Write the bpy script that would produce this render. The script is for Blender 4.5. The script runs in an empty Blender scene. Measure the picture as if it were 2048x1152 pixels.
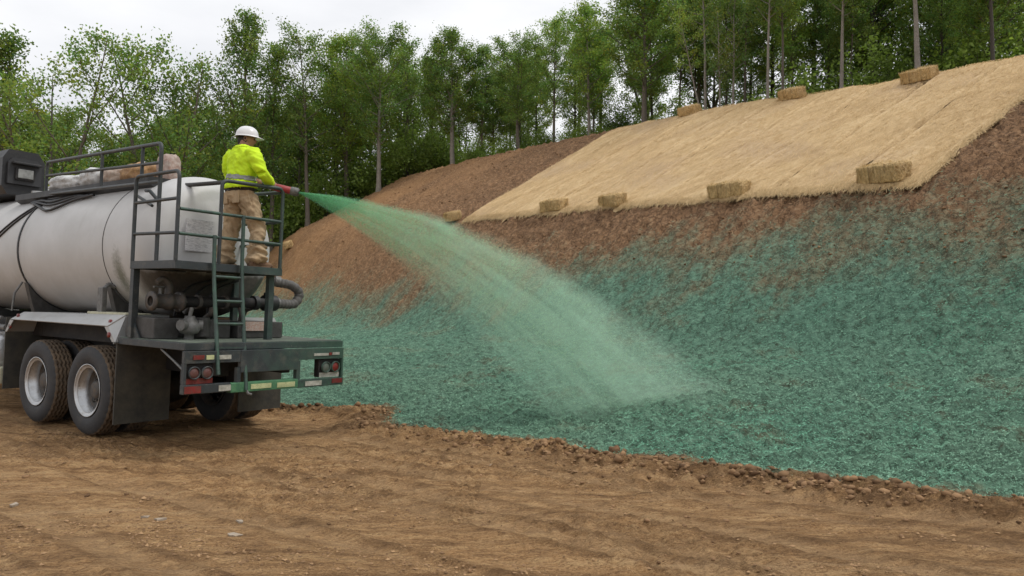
import bpy, bmesh, math, random
import numpy as np
from mathutils import Vector, Matrix

SC = bpy.context.scene
COL = SC.collection
R = math.radians
rng = np.random.default_rng(7)
random.seed(7)

# ------------------------------------------------------------------ camera
CAM_H = 1.65
cam_d = bpy.data.cameras.new('camera')
cam = bpy.data.objects.new('camera', cam_d); COL.objects.link(cam)
cam_d.sensor_width = 36.0
cam_d.lens = 36.0 * 1466.0 / 2048.0
cam_d.clip_start = 0.1; cam_d.clip_end = 3000
cam.location = (0, 0, CAM_H)
cam.rotation_euler = (R(90) + math.atan(19 / 1466.0), 0, 0)
SC.camera = cam

# ------------------------------------------------------------------ sky and sun
SUN_EL, SUN_AZ = R(58), R(92)
world = bpy.data.worlds.new('World'); SC.world = world
world.use_nodes = True
wt = world.node_tree; wt.nodes.clear()
def wn(t): return wt.nodes.new(t)
w_out = wn('ShaderNodeOutputWorld'); w_bg = wn('ShaderNodeBackground')
w_sky = wn('ShaderNodeTexSky'); w_sky.sky_type = 'NISHITA'; w_sky.sun_disc = False
w_sky.sun_elevation = SUN_EL; w_sky.sun_rotation = SUN_AZ
w_tc = wn('ShaderNodeTexCoord'); w_map = wn('ShaderNodeMapping')
w_map.inputs['Scale'].default_value = (1.3, 1.3, 3.2)
w_n = wn('ShaderNodeTexNoise'); w_n.inputs['Scale'].default_value = 1.9
w_n.inputs['Detail'].default_value = 6; w_n.inputs['Roughness'].default_value = 0.5
w_cr = wn('ShaderNodeValToRGB')
w_cr.color_ramp.elements[0].position = 0.30; w_cr.color_ramp.elements[0].color = (6.7, 6.85, 7.25, 1)
w_cr.color_ramp.elements[1].position = 0.66; w_cr.color_ramp.elements[1].color = (9.4, 9.4, 9.5, 1)
w_mix = wn('ShaderNodeMix'); w_mix.data_type = 'RGBA'; w_mix.inputs[0].default_value = 0.95
wt.links.new(w_tc.outputs['Generated'], w_map.inputs[0]); wt.links.new(w_map.outputs[0], w_n.inputs['Vector'])
wt.links.new(w_n.outputs['Fac'], w_cr.inputs[0])
wt.links.new(w_sky.outputs[0], w_mix.inputs[6]); wt.links.new(w_cr.outputs[0], w_mix.inputs[7])
wt.links.new(w_mix.outputs[2], w_bg.inputs['Color']); w_bg.inputs['Strength'].default_value = 0.1
wt.links.new(w_bg.outputs[0], w_out.inputs[0])

sun_d = bpy.data.lights.new('sun', 'SUN'); sun = bpy.data.objects.new('sun', sun_d); COL.objects.link(sun)
sun_d.energy = 1.5; sun_d.angle = R(16); sun_d.color = (1.0, 0.96, 0.9)
sd = Vector((math.sin(SUN_AZ) * math.cos(SUN_EL), math.cos(SUN_AZ) * math.cos(SUN_EL), math.sin(SUN_EL)))
sun.rotation_euler = sd.to_track_quat('Z', 'Y').to_euler()
SC.view_settings.view_transform = 'Standard'; SC.view_settings.look = 'None'
SC.view_settings.exposure = 0.23; SC.view_settings.gamma = 1.0
SC.cycles.max_bounces = 8; SC.cycles.transparent_max_bounces = 16; SC.cycles.volume_bounces = 2

# ------------------------------------------------------------------ noise helpers
_P = np.random.default_rng(3).permutation(4096)
_A = np.random.default_rng(4).random(4096) * 2 * np.pi
_GX, _GY = np.cos(_A), np.sin(_A)
def pn(x, y, seed=0):
    x = np.asarray(x, float) + seed * 17.13; y = np.asarray(y, float) - seed * 9.71
    xi = np.floor(x).astype(np.int64); yi = np.floor(y).astype(np.int64)
    xf = x - xi; yf = y - yi
    u = xf * xf * xf * (xf * (xf * 6 - 15) + 10); v = yf * yf * yf * (yf * (yf * 6 - 15) + 10)
    def g(i, j):
        h = _P[(_P[(xi + i) & 4095] + yi + j) & 4095]
        return _GX[h] * (xf - i) + _GY[h] * (yf - j)
    a = g(0, 0); b = g(1, 0); c = g(0, 1); d = g(1, 1)
    return (a + (b - a) * u + (c - a) * v + (a - b - c + d) * u * v) * 1.5
def fbm(x, y, o=4, seed=0, gain=0.5):
    t = 0; a = 1.0
    for k in range(o):
        t = t + a * pn(x * 2.03 ** k, y * 2.03 ** k, seed + k * 5); a *= gain
    return t
def ridge(x, y, o=3, seed=0):
    t = 0; a = 1.0
    for k in range(o):
        t = t + a * (1 - 2 * np.abs(pn(x * 2.1 ** k, y * 2.1 ** k, seed + k * 5))); a *= 0.5
    return t
def sstep(a, b, x):
    t = np.clip((x - a) / (b - a), 0, 1); return t * t * (3 - 2 * t)

# ------------------------------------------------------------------ truck frame of reference
TF = Vector((-0.81930, 0.57316, 0.01564)); TR = Vector((0.57238, 0.81918, -0.03628)); TU = Vector((0.03360, 0.02077, 0.99922))
TO = Vector((-4.9365, 8.4578, 0.0579))
TRUCK_M = Matrix(((TR.x, TF.x, TU.x, TO.x), (TR.y, TF.y, TU.y, TO.y), (TR.z, TF.z, TU.z, TO.z), (0, 0, 0, 1)))
def tw(w, u, z): return TRUCK_M @ Vector((w, u, z))

# ------------------------------------------------------------------ terrain shape
def to_sn(x, y): return -0.547 * x + 0.837 * y, 0.837 * x + 0.547 * y
def to_xy(s, n): return -0.547 * s + 0.837 * n, 0.837 * s + 0.547 * n
def edge_n(s):
    b = 3.05 + 0.45 * np.log1p(np.exp((10.3 - s) * 2.0)) / 2.0
    b = b + .95 * np.exp(-((s - 9.9) / 0.8) ** 2)
    return b
def prof(s, n):
    sc = np.clip(s, -12, 60)
    ne = 3.05 + 0.45 * np.log1p(np.exp((10.3 - sc) * 2.0)) / 2.0
    nc = np.maximum(10.1 + 0.09 * np.log1p(np.exp((12 - sc))), ne + 1.5)
    hc = np.clip(.90 - 0.016 * sc, 0.45, .90); hl = 3.45 + 0.05 * sc; ht = 7.6 + 0.055 * sc + 0.32 * sstep(11, 20, sc) * (1 - 0.6 * sstep(36, 46, sc))
    t = np.clip((n - ne) / (nc - ne), 0, 1)
    h = hc * t ** 1.25
    n2 = np.maximum(14.05, nc + 1.0)
    h = np.where(n > nc, hc + (hl - hc) * np.clip((n - nc) / (n2 - nc), 0, 1), h)
    h = np.where(n > n2, hl + (ht - hl) * np.clip((n - n2) / (22 - n2), 0, 1), h)
    h = np.where(n > 22, ht + 0.06 * np.minimum(n - 22, 50), h)
    return h
def base_h(x, y):
    s, n = to_sn(x, y)
    h = 0
    for d, w in ((-0.7, .12), (-0.35, .23), (0, .3), (0.35, .23), (0.7, .12)):
        h = h + w * prof(s, n + d)
    h = h * (1 - 0.96 * sstep(45.5, 72, s))
    # ground plane the truck stands on
    q0 = x - TO.x; q1 = y - TO.y
    a = q0 * TF.x + q1 * TF.y; b = q0 * TR.x + q1 * TR.y
    da = np.maximum(np.maximum(-0.8 - a, a - 7), 0); db = np.maximum(np.maximum(-0.3 - b, b - 2.3), 0)
    wgt = 1 - sstep(0, 1.6, np.sqrt(da * da + db * db))
    pl = TO.z - (TU.x * q0 + TU.y * q1) / TU.z
    return h * (1 - wgt) + pl * wgt
def cover(x, y):
    s, n = to_sn(x, y)
    ne = edge_n(s)
    lo = sstep(-0.25, 0.45, n - ne + 0.26 * fbm(x * 1.1, y * 1.1, 4, 31) )
    shift = np.clip(0.10 * (9 - s), -1.6, 0.9)
    hi = 1 - sstep(10.9, 14.4, n - shift + 0.8 * fbm(s * .35, n * .35, 3, 37) + .6 * fbm(s * 1.8, n * 1.0, 4, 41))
    return lo * hi
RUTS = ((4.25, .034, 1), (4.62, .030, 2), (5.95, .034, 3), (6.28, .026, 4), (3.35, .038, 5), (5.15, .026, 6), (2.55, .034, 7), (1.9, .028, 8), (7.1, .03, 9))
def ruts(x, y):
    p = 0.82 * x - 0.57 * y; q = 0.57 * x + 0.82 * y
    h = 0; loose = 0; pack = 0
    for qc, dp, sd_ in RUTS:
        dq = q - qc - .09 * np.sin(p * .25 + sd_ * 1.7) - .03 * fbm(p * .6, sd_ * 5.0, 2, 18)
        brk = sstep(-.50, .15, fbm(p * .35, q * .8, 3, 70 + sd_)); jag = fbm(p * 3.5, q * 6, 3, 29)
        floor_ = np.exp(-(dq / .115) ** 4); sh = np.exp(-((np.abs(dq) - .155) / .04) ** 2)
        h = h + brk * (-dp * floor_ * (1 - .15 * np.sin(p * 2 * np.pi / .10 + np.abs(dq) * 20)) + .50 * dp * sh * (1 + .7 * jag)) * .75
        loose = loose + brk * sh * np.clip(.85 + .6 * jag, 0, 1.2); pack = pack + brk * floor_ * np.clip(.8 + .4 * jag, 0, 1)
    return h, np.clip(loose, 0, 1), np.clip(pack, 0, 1)
def full_h(x, y):
    s, n = to_sn(x, y)
    ne = edge_n(s)
    h = base_h(x, y)
    hillm = sstep(-0.2, 0.5, n - ne)
    p = 0.82 * x - 0.57 * y; q = 0.57 * x + 0.82 * y
    wob = 0.35 * fbm(p * .22, q * .22, 2, 11)
    rough = .20 + .55 * sstep(-.25, .45, fbm(p * .35, q * .7, 3, 19))
    dirt = 0.022 * fbm((q + .5 * wob) * 1.7, p * 0.06, 3, 12) + 0.010 * fbm(p * .8, q * 1.6, 4, 13) \
        + rough * (0.024 * ridge(p * 2.0 + wob, q * 5.0, 3, 14) - 0.026 * ridge(p * 4.5 + wob, q * 11, 3, 17) + 0.014 * fbm(p * 14, q * 30, 3, 15))
    rut = np.maximum(0, fbm((q + .4 * wob) * 2.6, p * .03, 2, 16)) * 0.03
    dirt = dirt - rut
    dirt = dirt + ruts(x, y)[0]
    # one clear tread print in front of the camera
    px_, py_ = x + 0.42, y - 5.95
    tr = (np.abs(px_ - .03 * py_) < 0.13) & (np.abs(py_) < 0.62)
    bars = np.where(np.sin((py_ + np.abs(px_) * .6) * 2 * np.pi / 0.07) > 0.1, -0.018, 0.006)
    rib = np.where(np.abs(px_ - .03 * py_) < 0.02, .012, 0)
    dirt = np.where(tr, dirt * .35 + bars + rib, dirt)
    # loose berm where the graded pad meets the slope
    bw = np.exp(-((n - ne + 0.30 + .25 * fbm(s * .6, n * .2, 2, 23)) / 0.32) ** 2)
    berm = bw * (0.035 + 0.045 * fbm(x * 1.3, y * 1.3, 3, 21) + 0.06 * ridge(x * 4.5, y * 4.5, 4, 22))
    mound = 0.03 * np.exp(-(((s - 9.7) / .55) ** 2 + ((n - 4.3) / .75) ** 2))
    c = cover(x, y)
    bank = sstep(10, 11, n)
    hill = bank * (.055 * ridge(s * 1.7 + .3 * fbm(s, n * .4, 2, 59), n * .38, 3, 60) - .03) + 0.05 * fbm(s * .9, n * .5, 3, 51) + 0.035 * fbm(s * 2.6, n * 1.1, 3, 52) + 0.055 * ridge(s * 3.6, n * 2.2, 4, 53) * (1.15 - .6 * c) \
        + (-0.034 * ridge(s * 7, n * 5.5, 3, 54) + .018 * fbm(x * 24, y * 24, 2, 55))
    bl = sstep(7.15, 7.6, s) * (1 - sstep(24.7, 25.1, s)) * sstep(13.9, 14.3, n) * (1 - sstep(22.6, 22.9, n))   # pressed flat under the blanket
    hill = hill * (1 - .8 * bl) - .05 * bl
    bare = (1 - c) * hillm * (1 - bl)
    hill = hill + bare * (-.06 * ridge(s * 2.2, n * 1.5, 4, 57) + .05 * fbm(x * 6, y * 6, 3, 58))
    return h + dirt * (1 - hillm) + hill * hillm + berm + mound

# ------------------------------------------------------------------ mesh helpers
def mesh_np(name, co, faces, smooth=True):
    """faces: (m,k) int array"""
    me = bpy.data.meshes.new(name)
    co = np.asarray(co, np.float32); faces = np.asarray(faces, np.int32)
    m, k = faces.shape
    me.vertices.add(len(co)); me.vertices.foreach_set('co', co.ravel())
    me.loops.add(m * k); me.loops.foreach_set('vertex_index', faces.ravel())
    me.polygons.add(m)
    me.polygons.foreach_set('loop_start', np.arange(0, m * k, k, dtype=np.int32))
    me.polygons.foreach_set('loop_total', np.full(m, k, np.int32))
    if smooth: me.polygons.foreach_set('use_smooth', np.ones(m, bool))
    me.update(calc_edges=True)
    return me
def add_attr(me, name, rgba):
    a = me.color_attributes.new(name, 'FLOAT_COLOR', 'POINT')
    a.data.foreach_set('color', np.asarray(rgba, np.float32).ravel())
def link(name, me, mat=None, parent=None):
    o = bpy.data.objects.new(name, me); COL.objects.link(o)
    if mat is not None and me is not None:
        if not me.materials: me.materials.append(mat)
    if parent is not None: o.parent = parent
    return o
def tag(o, label=None, cat=None, group=None, kind=None):
    if label: o['label'] = label
    if cat: o['category'] = cat
    if group: o['group'] = group
    if kind: o['kind'] = kind
    return o
def empty(name, loc=(0, 0, 0), mtx=None):
    o = bpy.data.objects.new(name, None); COL.objects.link(o); o.empty_display_size = .1
    if mtx is not None: o.matrix_world = mtx
    else: o.location = loc
    return o

class MB:
    """collects simple shapes into ONE mesh"""
    def __init__(s): s.v = []; s.f = []; s.sm = []
    def add(s, vs, fs, smooth=False):
        b = len(s.v); s.v += [tuple(v) for v in vs]; s.f += [tuple(i + b for i in f) for f in fs]; s.sm += [smooth] * len(fs)
    def box(s, a, b, ch=0.0):
        x0, y0, z0 = a; x1, y1, z1 = b
        if ch <= 0:
            v = [(x, y, z) for x in (x0, x1) for y in (y0, y1) for z in (z0, z1)]
            s.add(v, [(0, 1, 3, 2), (4, 6, 7, 5), (0, 4, 5, 1), (2, 3, 7, 6), (0, 2, 6, 4), (1, 5, 7, 3)]); return s
        bm = bmesh.new()
        bmesh.ops.create_cube(bm, size=1)
        for v in bm.verts: v.co = Vector(((x0 + x1) / 2 + v.co.x * (x1 - x0), (y0 + y1) / 2 + v.co.y * (y1 - y0), (z0 + z1) / 2 + v.co.z * (z1 - z0)))
        bmesh.ops.bevel(bm, geom=bm.edges[:], offset=ch, segments=2, affect='EDGES', profile=.6)
        bm.verts.index_update()
        s.add([v.co[:] for v in bm.verts], [[v.index for v in f.verts] for f in bm.faces]); bm.free(); return s
    def prism(s, poly, axis, a, b):
        """extrude 2D poly along axis from a to b (poly in the other two axes, in order)"""
        def P(p, t):
            q = list(p); q.insert(axis, t); return tuple(q)
        n = len(poly)
        v = [P(p, a) for p in poly] + [P(p, b) for p in poly]
        f = [tuple(range(n - 1, -1, -1)), tuple(range(n, 2 * n))] + [(i, (i + 1) % n, n + (i + 1) % n, n + i) for i in range(n)]
        s.add(v, f); return s
    def tube(s, pts, r, sides=8, closed=False, cap=True, smooth=True):
        pts = [Vector(p) for p in pts]; n = len(pts)
        rs = r if isinstance(r, (list, tuple)) else [r] * n
        t0 = (pts[1] - pts[0]).normalized()
        up = Vector((0, 0, 1)) if abs(t0.z) < .9 else Vector((1, 0, 0))
        nrm = t0.cross(up).normalized(); v = []
        for i, p in enumerate(pts):
            if closed: t = pts[(i + 1) % n] - pts[i - 1]
            else: t = pts[min(i + 1, n - 1)] - pts[max(i - 1, 0)]
            t = t.normalized() if t.length > 1e-9 else t0
            nrm = (nrm - t * nrm.dot(t)); nrm = nrm.normalized() if nrm.length > 1e-6 else t.orthogonal().normalized()
            bn = t.cross(nrm)
            for k in range(sides):
                a = 2 * math.pi * k / sides
                v.append(p + (nrm * math.cos(a) + bn * math.sin(a)) * rs[i])
        f = []
        for i in range(n if closed else n - 1):
            j = (i + 1) % n
            for k in range(sides):
                l = (k + 1) % sides
                f.append((i * sides + k, i * sides + l, j * sides + l, j * sides + k))
        s.add(v, f, smooth)
        if cap and not closed:
            s.add(v[:sides], [tuple(range(sides - 1, -1, -1))]); s.add(v[-sides:], [tuple(range(sides))])
        return s
    def lathe(s, prof, centre, axis=0, seg=48, smooth=True, fn=None):
        """prof: (along axis, radius)"""
        c = Vector(centre); v = []; o = [(1, 2), (2, 0), (0, 1)][axis]
        for i, (a, r) in enumerate(prof):
            for k in range(seg):
                th = 2 * math.pi * k / seg
                aa, rr = (a, r) if fn is None else fn(i, k, a, r)
                q = [0, 0, 0]; q[axis] = aa; q[o[0]] = rr * math.cos(th); q[o[1]] = rr * math.sin(th)
                v.append(c + Vector(q))
        f = []
        for i in range(len(prof) - 1):
            for k in range(seg):
                l = (k + 1) % seg
                f.append((i * seg + k, i * seg + l, (i + 1) * seg + l, (i + 1) * seg + k))
        s.add(v, f, smooth); return s
    def build(s, name, mat, parent=None, weld=False):
        me = bpy.data.meshes.new(name); me.from_pydata(s.v, [], s.f)
        me.polygons.foreach_set('use_smooth', np.array(s.sm, bool))
        bm = bmesh.new(); bm.from_mesh(me)
        if weld: bmesh.ops.remove_doubles(bm, verts=bm.verts[:], dist=1e-5)
        bmesh.ops.recalc_face_normals(bm, faces=bm.faces[:]); bm.to_mesh(me); bm.free()
        me.update()
        return link(name, me, mat, parent)
def rpath(pts, rad=.06, seg=4):
    """polyline with rounded corners"""
    pts = [Vector(p) for p in pts]; out = [pts[0]]
    for a, b, c in zip(pts, pts[1:], pts[2:]):
        r = min(rad, (b - a).length * .45, (c - b).length * .45)
        p = b + (a - b).normalized() * r; q = b + (c - b).normalized() * r
        for i in range(seg + 1):
            t = i / seg; out.append(p * (1 - t) ** 2 + b * 2 * t * (1 - t) + q * t * t)
    return out + [pts[-1]]

# ------------------------------------------------------------------ materials
def nodes_of(name):
    m = bpy.data.materials.new(name); m.use_nodes = True; nt = m.node_tree
    return m, nt, nt.nodes['Principled BSDF'], nt.nodes['Material Output']
def N(nt, t, **kw):
    n = nt.nodes.new(t)
    for k, v in kw.items():
        if k in n.inputs: n.inputs[k].default_value = v
        else: setattr(n, k, v)
    return n
def noise(nt, vec, scale, detail=4, rough=.55):
    n = N(nt, 'ShaderNodeTexNoise', Scale=scale, Detail=detail, Roughness=rough)
    if vec is not None: nt.links.new(vec, n.inputs['Vector'])
    return n.outputs['Fac']
def ramp(nt, fac, stops):
    r = nt.nodes.new('ShaderNodeValToRGB'); e = r.color_ramp.elements
    while len(e) > 1: e.remove(e[-1])
    e[0].position, e[0].color = stops[0][0], tuple(stops[0][1]) + (1,)
    for p, c in stops[1:]:
        x = e.new(p); x.color = tuple(c) + (1,)
    nt.links.new(fac, r.inputs[0]); return r.outputs[0]
def mixc(nt, fac, a, b, mode='MIX'):
    n = nt.nodes.new('ShaderNodeMix'); n.data_type = 'RGBA'; n.blend_type = mode
    for sock, v in ((n.inputs[0], fac), (n.inputs[6], a), (n.inputs[7], b)):
        if hasattr(v, 'links') or hasattr(v, 'is_linked'): nt.links.new(v, sock)
        elif isinstance(v, (int, float)): sock.default_value = v
        else: sock.default_value = tuple(v) + (1,)
    return n.outputs[2]
def math_n(nt, op, a, b=None):
    n = nt.nodes.new('ShaderNodeMath'); n.operation = op
    for i, v in enumerate((a, b)):
        if v is None: continue
        if isinstance(v, (int, float)): n.inputs[i].default_value = v
        else: nt.links.new(v, n.inputs[i])
    return n.outputs[0]
def bump(nt, bsdf, h, strength=.5, dist=.02):
    b = N(nt, 'ShaderNodeBump', Strength=strength, Distance=dist)
    nt.links.new(h, b.inputs['Height']); nt.links.new(b.outputs[0], bsdf.inputs['Normal'])
def coord(nt, scale=(1, 1, 1), rot=(0, 0, 0), out='Object'):
    t = nt.nodes.new('ShaderNodeTexCoord'); m = nt.nodes.new('ShaderNodeMapping')
    m.inputs['Scale'].default_value = scale; m.inputs['Rotation'].default_value = rot
    nt.links.new(t.outputs[out], m.inputs[0]); return m.outputs[0]
def mul(c, k): return tuple(x * k for x in c)
def paint(name, col, rough=.5, metal=0.0, var=.25, scale=3.0, dirt=None, dirt_amt=.35, bmp=.15, bscale=40, spec=.5):
    """worn painted or bare surface: mottled colour, patches of grime, fine relief"""
    m, nt, b, _ = nodes_of(name)
    v = coord(nt)
    n1 = noise(nt, v, scale, 6, .6)
    c = ramp(nt, n1, [(.3, mul(col, 1 - var)), (.7, mul(col, 1 + var * .6))])
    if dirt is not None:
        n2 = noise(nt, v, scale * 2.3, 8, .7)
        f = nt.nodes.new('ShaderNodeMapRange'); f.inputs[1].default_value = .62 - dirt_amt * .45; f.inputs[2].default_value = .78
        nt.links.new(n2, f.inputs[0]); f.inputs[4].default_value = .9
        c = mixc(nt, f.outputs[0], c, dirt)
    nt.links.new(c, b.inputs['Base Color'])
    n3 = noise(nt, v, bscale, 4, .6)
    rr = nt.nodes.new('ShaderNodeMapRange'); rr.inputs[3].default_value = max(rough - .12, .05); rr.inputs[4].default_value = min(rough + .15, 1)
    nt.links.new(n1, rr.inputs[0]); nt.links.new(rr.outputs[0], b.inputs['Roughness'])
    b.inputs['Metallic'].default_value = metal; b.inputs['Specular IOR Level'].default_value = spec
    if bmp: bump(nt, b, n3, bmp, .01)
    return m

M = {}
MUD = (.17, .115, .07)
M['steel'] = paint('dark_grey_steel', (.032, .040, .044), .5, 0, .3, 4, (.10, .095, .08), .25)
def overspray(m):
    nt = m.node_tree; b = nt.nodes['Principled BSDF']; src = b.inputs['Base Color'].links[0].from_socket
    tc = nt.nodes.new('ShaderNodeTexCoord'); sp = nt.nodes.new('ShaderNodeSeparateXYZ'); nt.links.new(tc.outputs['Object'], sp.inputs[0])
    nz = noise(nt, tc.outputs['Object'], 7, 7, .7)
    mr = nt.nodes.new('ShaderNodeMapRange'); mr.inputs[1].default_value = .75; mr.inputs[2].default_value = 2.3; mr.inputs[4].default_value = .75
    nt.links.new(math_n(nt, 'ADD', sp.outputs['X'], math_n(nt, 'MULTIPLY', math_n(nt, 'SUBTRACT', nz, .5), 2.2)), mr.inputs[0])
    nt.links.new(mixc(nt, mr.outputs[0], src, (.055, .125, .085)), b.inputs['Base Color'])
    nz2 = noise(nt, tc.outputs['Object'], 60, 3, .6); c2 = b.inputs['Base Color'].links[0].from_socket
    nt.links.new(mixc(nt, ramp(nt, nz2, [(.66, (0, 0, 0)), (.72, (.8, .8, .8))]), c2, (.17, .155, .13)), b.inputs['Base Color'])   # chips and dust specks
overspray(M['steel'])
M['steel_green'] = paint('green_dusted_steel', (.034, .055, .048), .5, 0, .3, 4, (.05, .13, .085), .45)
M['black'] = paint('black_plastic', (.016, .017, .019), .5, 0, .3, 5, (.05, .047, .04), .2)
M['rubber'] = paint('tyre_rubber', (.032, .032, .034), .7, 0, .3, 4, (.065, .056, .047), .25, .3, 60)
M['tread'] = paint('muddy_tread', (.15, .105, .066), .9, 0, .35, 6, (.045, .04, .036), .5, .5, 50)
M['alu'] = paint('aluminium', (.52, .53, .54), .33, .65, .2, 5, (.26, .23, .19), .25)
M['alu_grey'] = paint('dull_aluminium', (.40, .405, .40), .42, .35, .15, 2.5, (.24, .22, .18), .15)
M['hub'] = paint('dark_hub', (.09, .085, .08), .6, .3, .3, 8, MUD, .35)
M['flap'] = paint('mud_flap_rubber', (.03, .03, .028), .7, 0, .3, 2, (.095, .085, .062), .6, .3, 30)
M['chassis'] = paint('chassis_black', (.012, .012, .013), .7, 0, .3, 4, (.045, .036, .028), .3)
M['grime'] = paint('greasy_grey', (.075, .073, .07), .6, .2, .35, 6, (.035, .033, .03), .4, .4, 20)
M['castgrey'] = paint('cast_metal', (.17, .17, .165), .55, .3, .3, 9, (.06, .058, .05), .35, .5, 30)
M['red'] = paint('red_lens', (.20, .022, .018), .35, 0, .3, 9, (.10, .05, .04), .2)
M['redtape'] = paint('red_tape', (.19, .018, .016), .5, 0, .3, 12, (.09, .06, .045), .45)
M['whitetape'] = paint('white_tape', (.46, .46, .41), .5, 0, .25, 14, (.17, .17, .13), .5)
M['yellowtape'] = paint('grimy_tape', (.50, .52, .28), .5, 0, .2, 14, (.10, .22, .11), .4)
M['lens'] = paint('dusty_lens', (.13, .045, .04), .45, 0, .3, 10, (.12, .10, .085), .45)
M['lensg'] = paint('grey_lens', (.12, .14, .12), .4, 0, .3, 10, (.10, .16, .11), .4)
M['greenbar'] = paint('overspray_paint', (.05, .16, .085), .6, 0, .35, 7, (.11, .26, .12), .4)
M['hose'] = paint('ribbed_hose', (.11, .105, .10), .7, 0, .3, 9, (.05, .048, .045), .35, .5, 40)
M['cream'] = paint('cream_board', (.48, .47, .34), .7, 0, .2, 8, (.28, .26, .17), .3)

def tank_mat():
    m, nt, b, _ = nodes_of('white_tank_paint')
    v = coord(nt)
    n1 = noise(nt, v, 1.1, 6, .6); n2 = noise(nt, coord(nt, (1, 1, .18)), 5.5, 6, .65); n3 = noise(nt, v, 26, 6, .75)
    c = ramp(nt, n1, [(.3, (.43, .43, .42)), (.7, (.55, .55, .55))])
    sep = nt.nodes.new('ShaderNodeSeparateXYZ'); tc = nt.nodes.new('ShaderNodeTexCoord'); nt.links.new(tc.outputs['Object'], sep.inputs[0])
    # road film thrown up on the lower flank
    lo = nt.nodes.new('ShaderNodeMapRange'); lo.inputs[1].default_value = 2.15; lo.inputs[2].default_value = 1.4; lo.inputs[3].default_value = 0; lo.inputs[4].default_value = .75
    nt.links.new(math_n(nt, 'ADD', sep.outputs['Z'], math_n(nt, 'MULTIPLY', n1, .5)), lo.inputs[0])
    c = mixc(nt, lo.outputs[0], c, (.25, .225, .19))
    st = nt.nodes.new('ShaderNodeMapRange'); st.inputs[1].default_value = .58; st.inputs[2].default_value = .76; st.inputs[4].default_value = .28
    nt.links.new(n2, st.inputs[0]); c = mixc(nt, st.outputs[0], c, (.30, .29, .27))
    sp = nt.nodes.new('ShaderNodeMapRange'); sp.inputs[1].default_value = .66; sp.inputs[2].default_value = .74; sp.inputs[4].default_value = .7
    nt.links.new(n3, sp.inputs[0]); c = mixc(nt, sp.outputs[0], c, (.12, .12, .10))
    # a green dribble stain near the rear shoulder
    q = nt.nodes.new('ShaderNodeVectorMath'); q.operation = 'DISTANCE'
    mp = nt.nodes.new('ShaderNodeMapping'); mp.inputs['Scale'].default_value = (1, 3.6, 1.5); nt.links.new(tc.outputs['Object'], mp.inputs[0])
    nt.links.new(mp.outputs[0], q.inputs[0]); q.inputs[1].default_value = (.32, -.16 * 3.6, 1.88 * 1.5)
    g = nt.nodes.new('ShaderNodeMapRange'); g.inputs[1].default_value = .55; g.inputs[2].default_value = .12; g.inputs[4].default_value = .8
    nt.links.new(math_n(nt, 'ADD', q.outputs['Value'], math_n(nt, 'MULTIPLY', math_n(nt, 'SUBTRACT', n3, .5), .9)), g.inputs[0])
    c = mixc(nt, g.outputs[0], c, (.09, .105, .07))
    # rear head darkened to brown-black below platform height
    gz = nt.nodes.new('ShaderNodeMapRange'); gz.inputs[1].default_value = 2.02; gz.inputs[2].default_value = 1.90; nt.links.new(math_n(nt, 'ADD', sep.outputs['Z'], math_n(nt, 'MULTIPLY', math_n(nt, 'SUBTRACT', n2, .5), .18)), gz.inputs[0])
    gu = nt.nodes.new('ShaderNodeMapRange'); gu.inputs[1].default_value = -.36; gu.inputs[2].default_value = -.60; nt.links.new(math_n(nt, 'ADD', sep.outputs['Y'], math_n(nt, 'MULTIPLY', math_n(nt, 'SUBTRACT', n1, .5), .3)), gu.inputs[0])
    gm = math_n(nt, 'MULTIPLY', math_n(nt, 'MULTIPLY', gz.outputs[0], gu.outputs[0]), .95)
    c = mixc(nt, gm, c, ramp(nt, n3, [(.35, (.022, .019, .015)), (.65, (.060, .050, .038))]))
    nt.links.new(c, b.inputs['Base Color']); b.inputs['Roughness'].default_value = .5
    bump(nt, b, n1, .25, .05); return m
M['tank'] = tank_mat()

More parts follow.
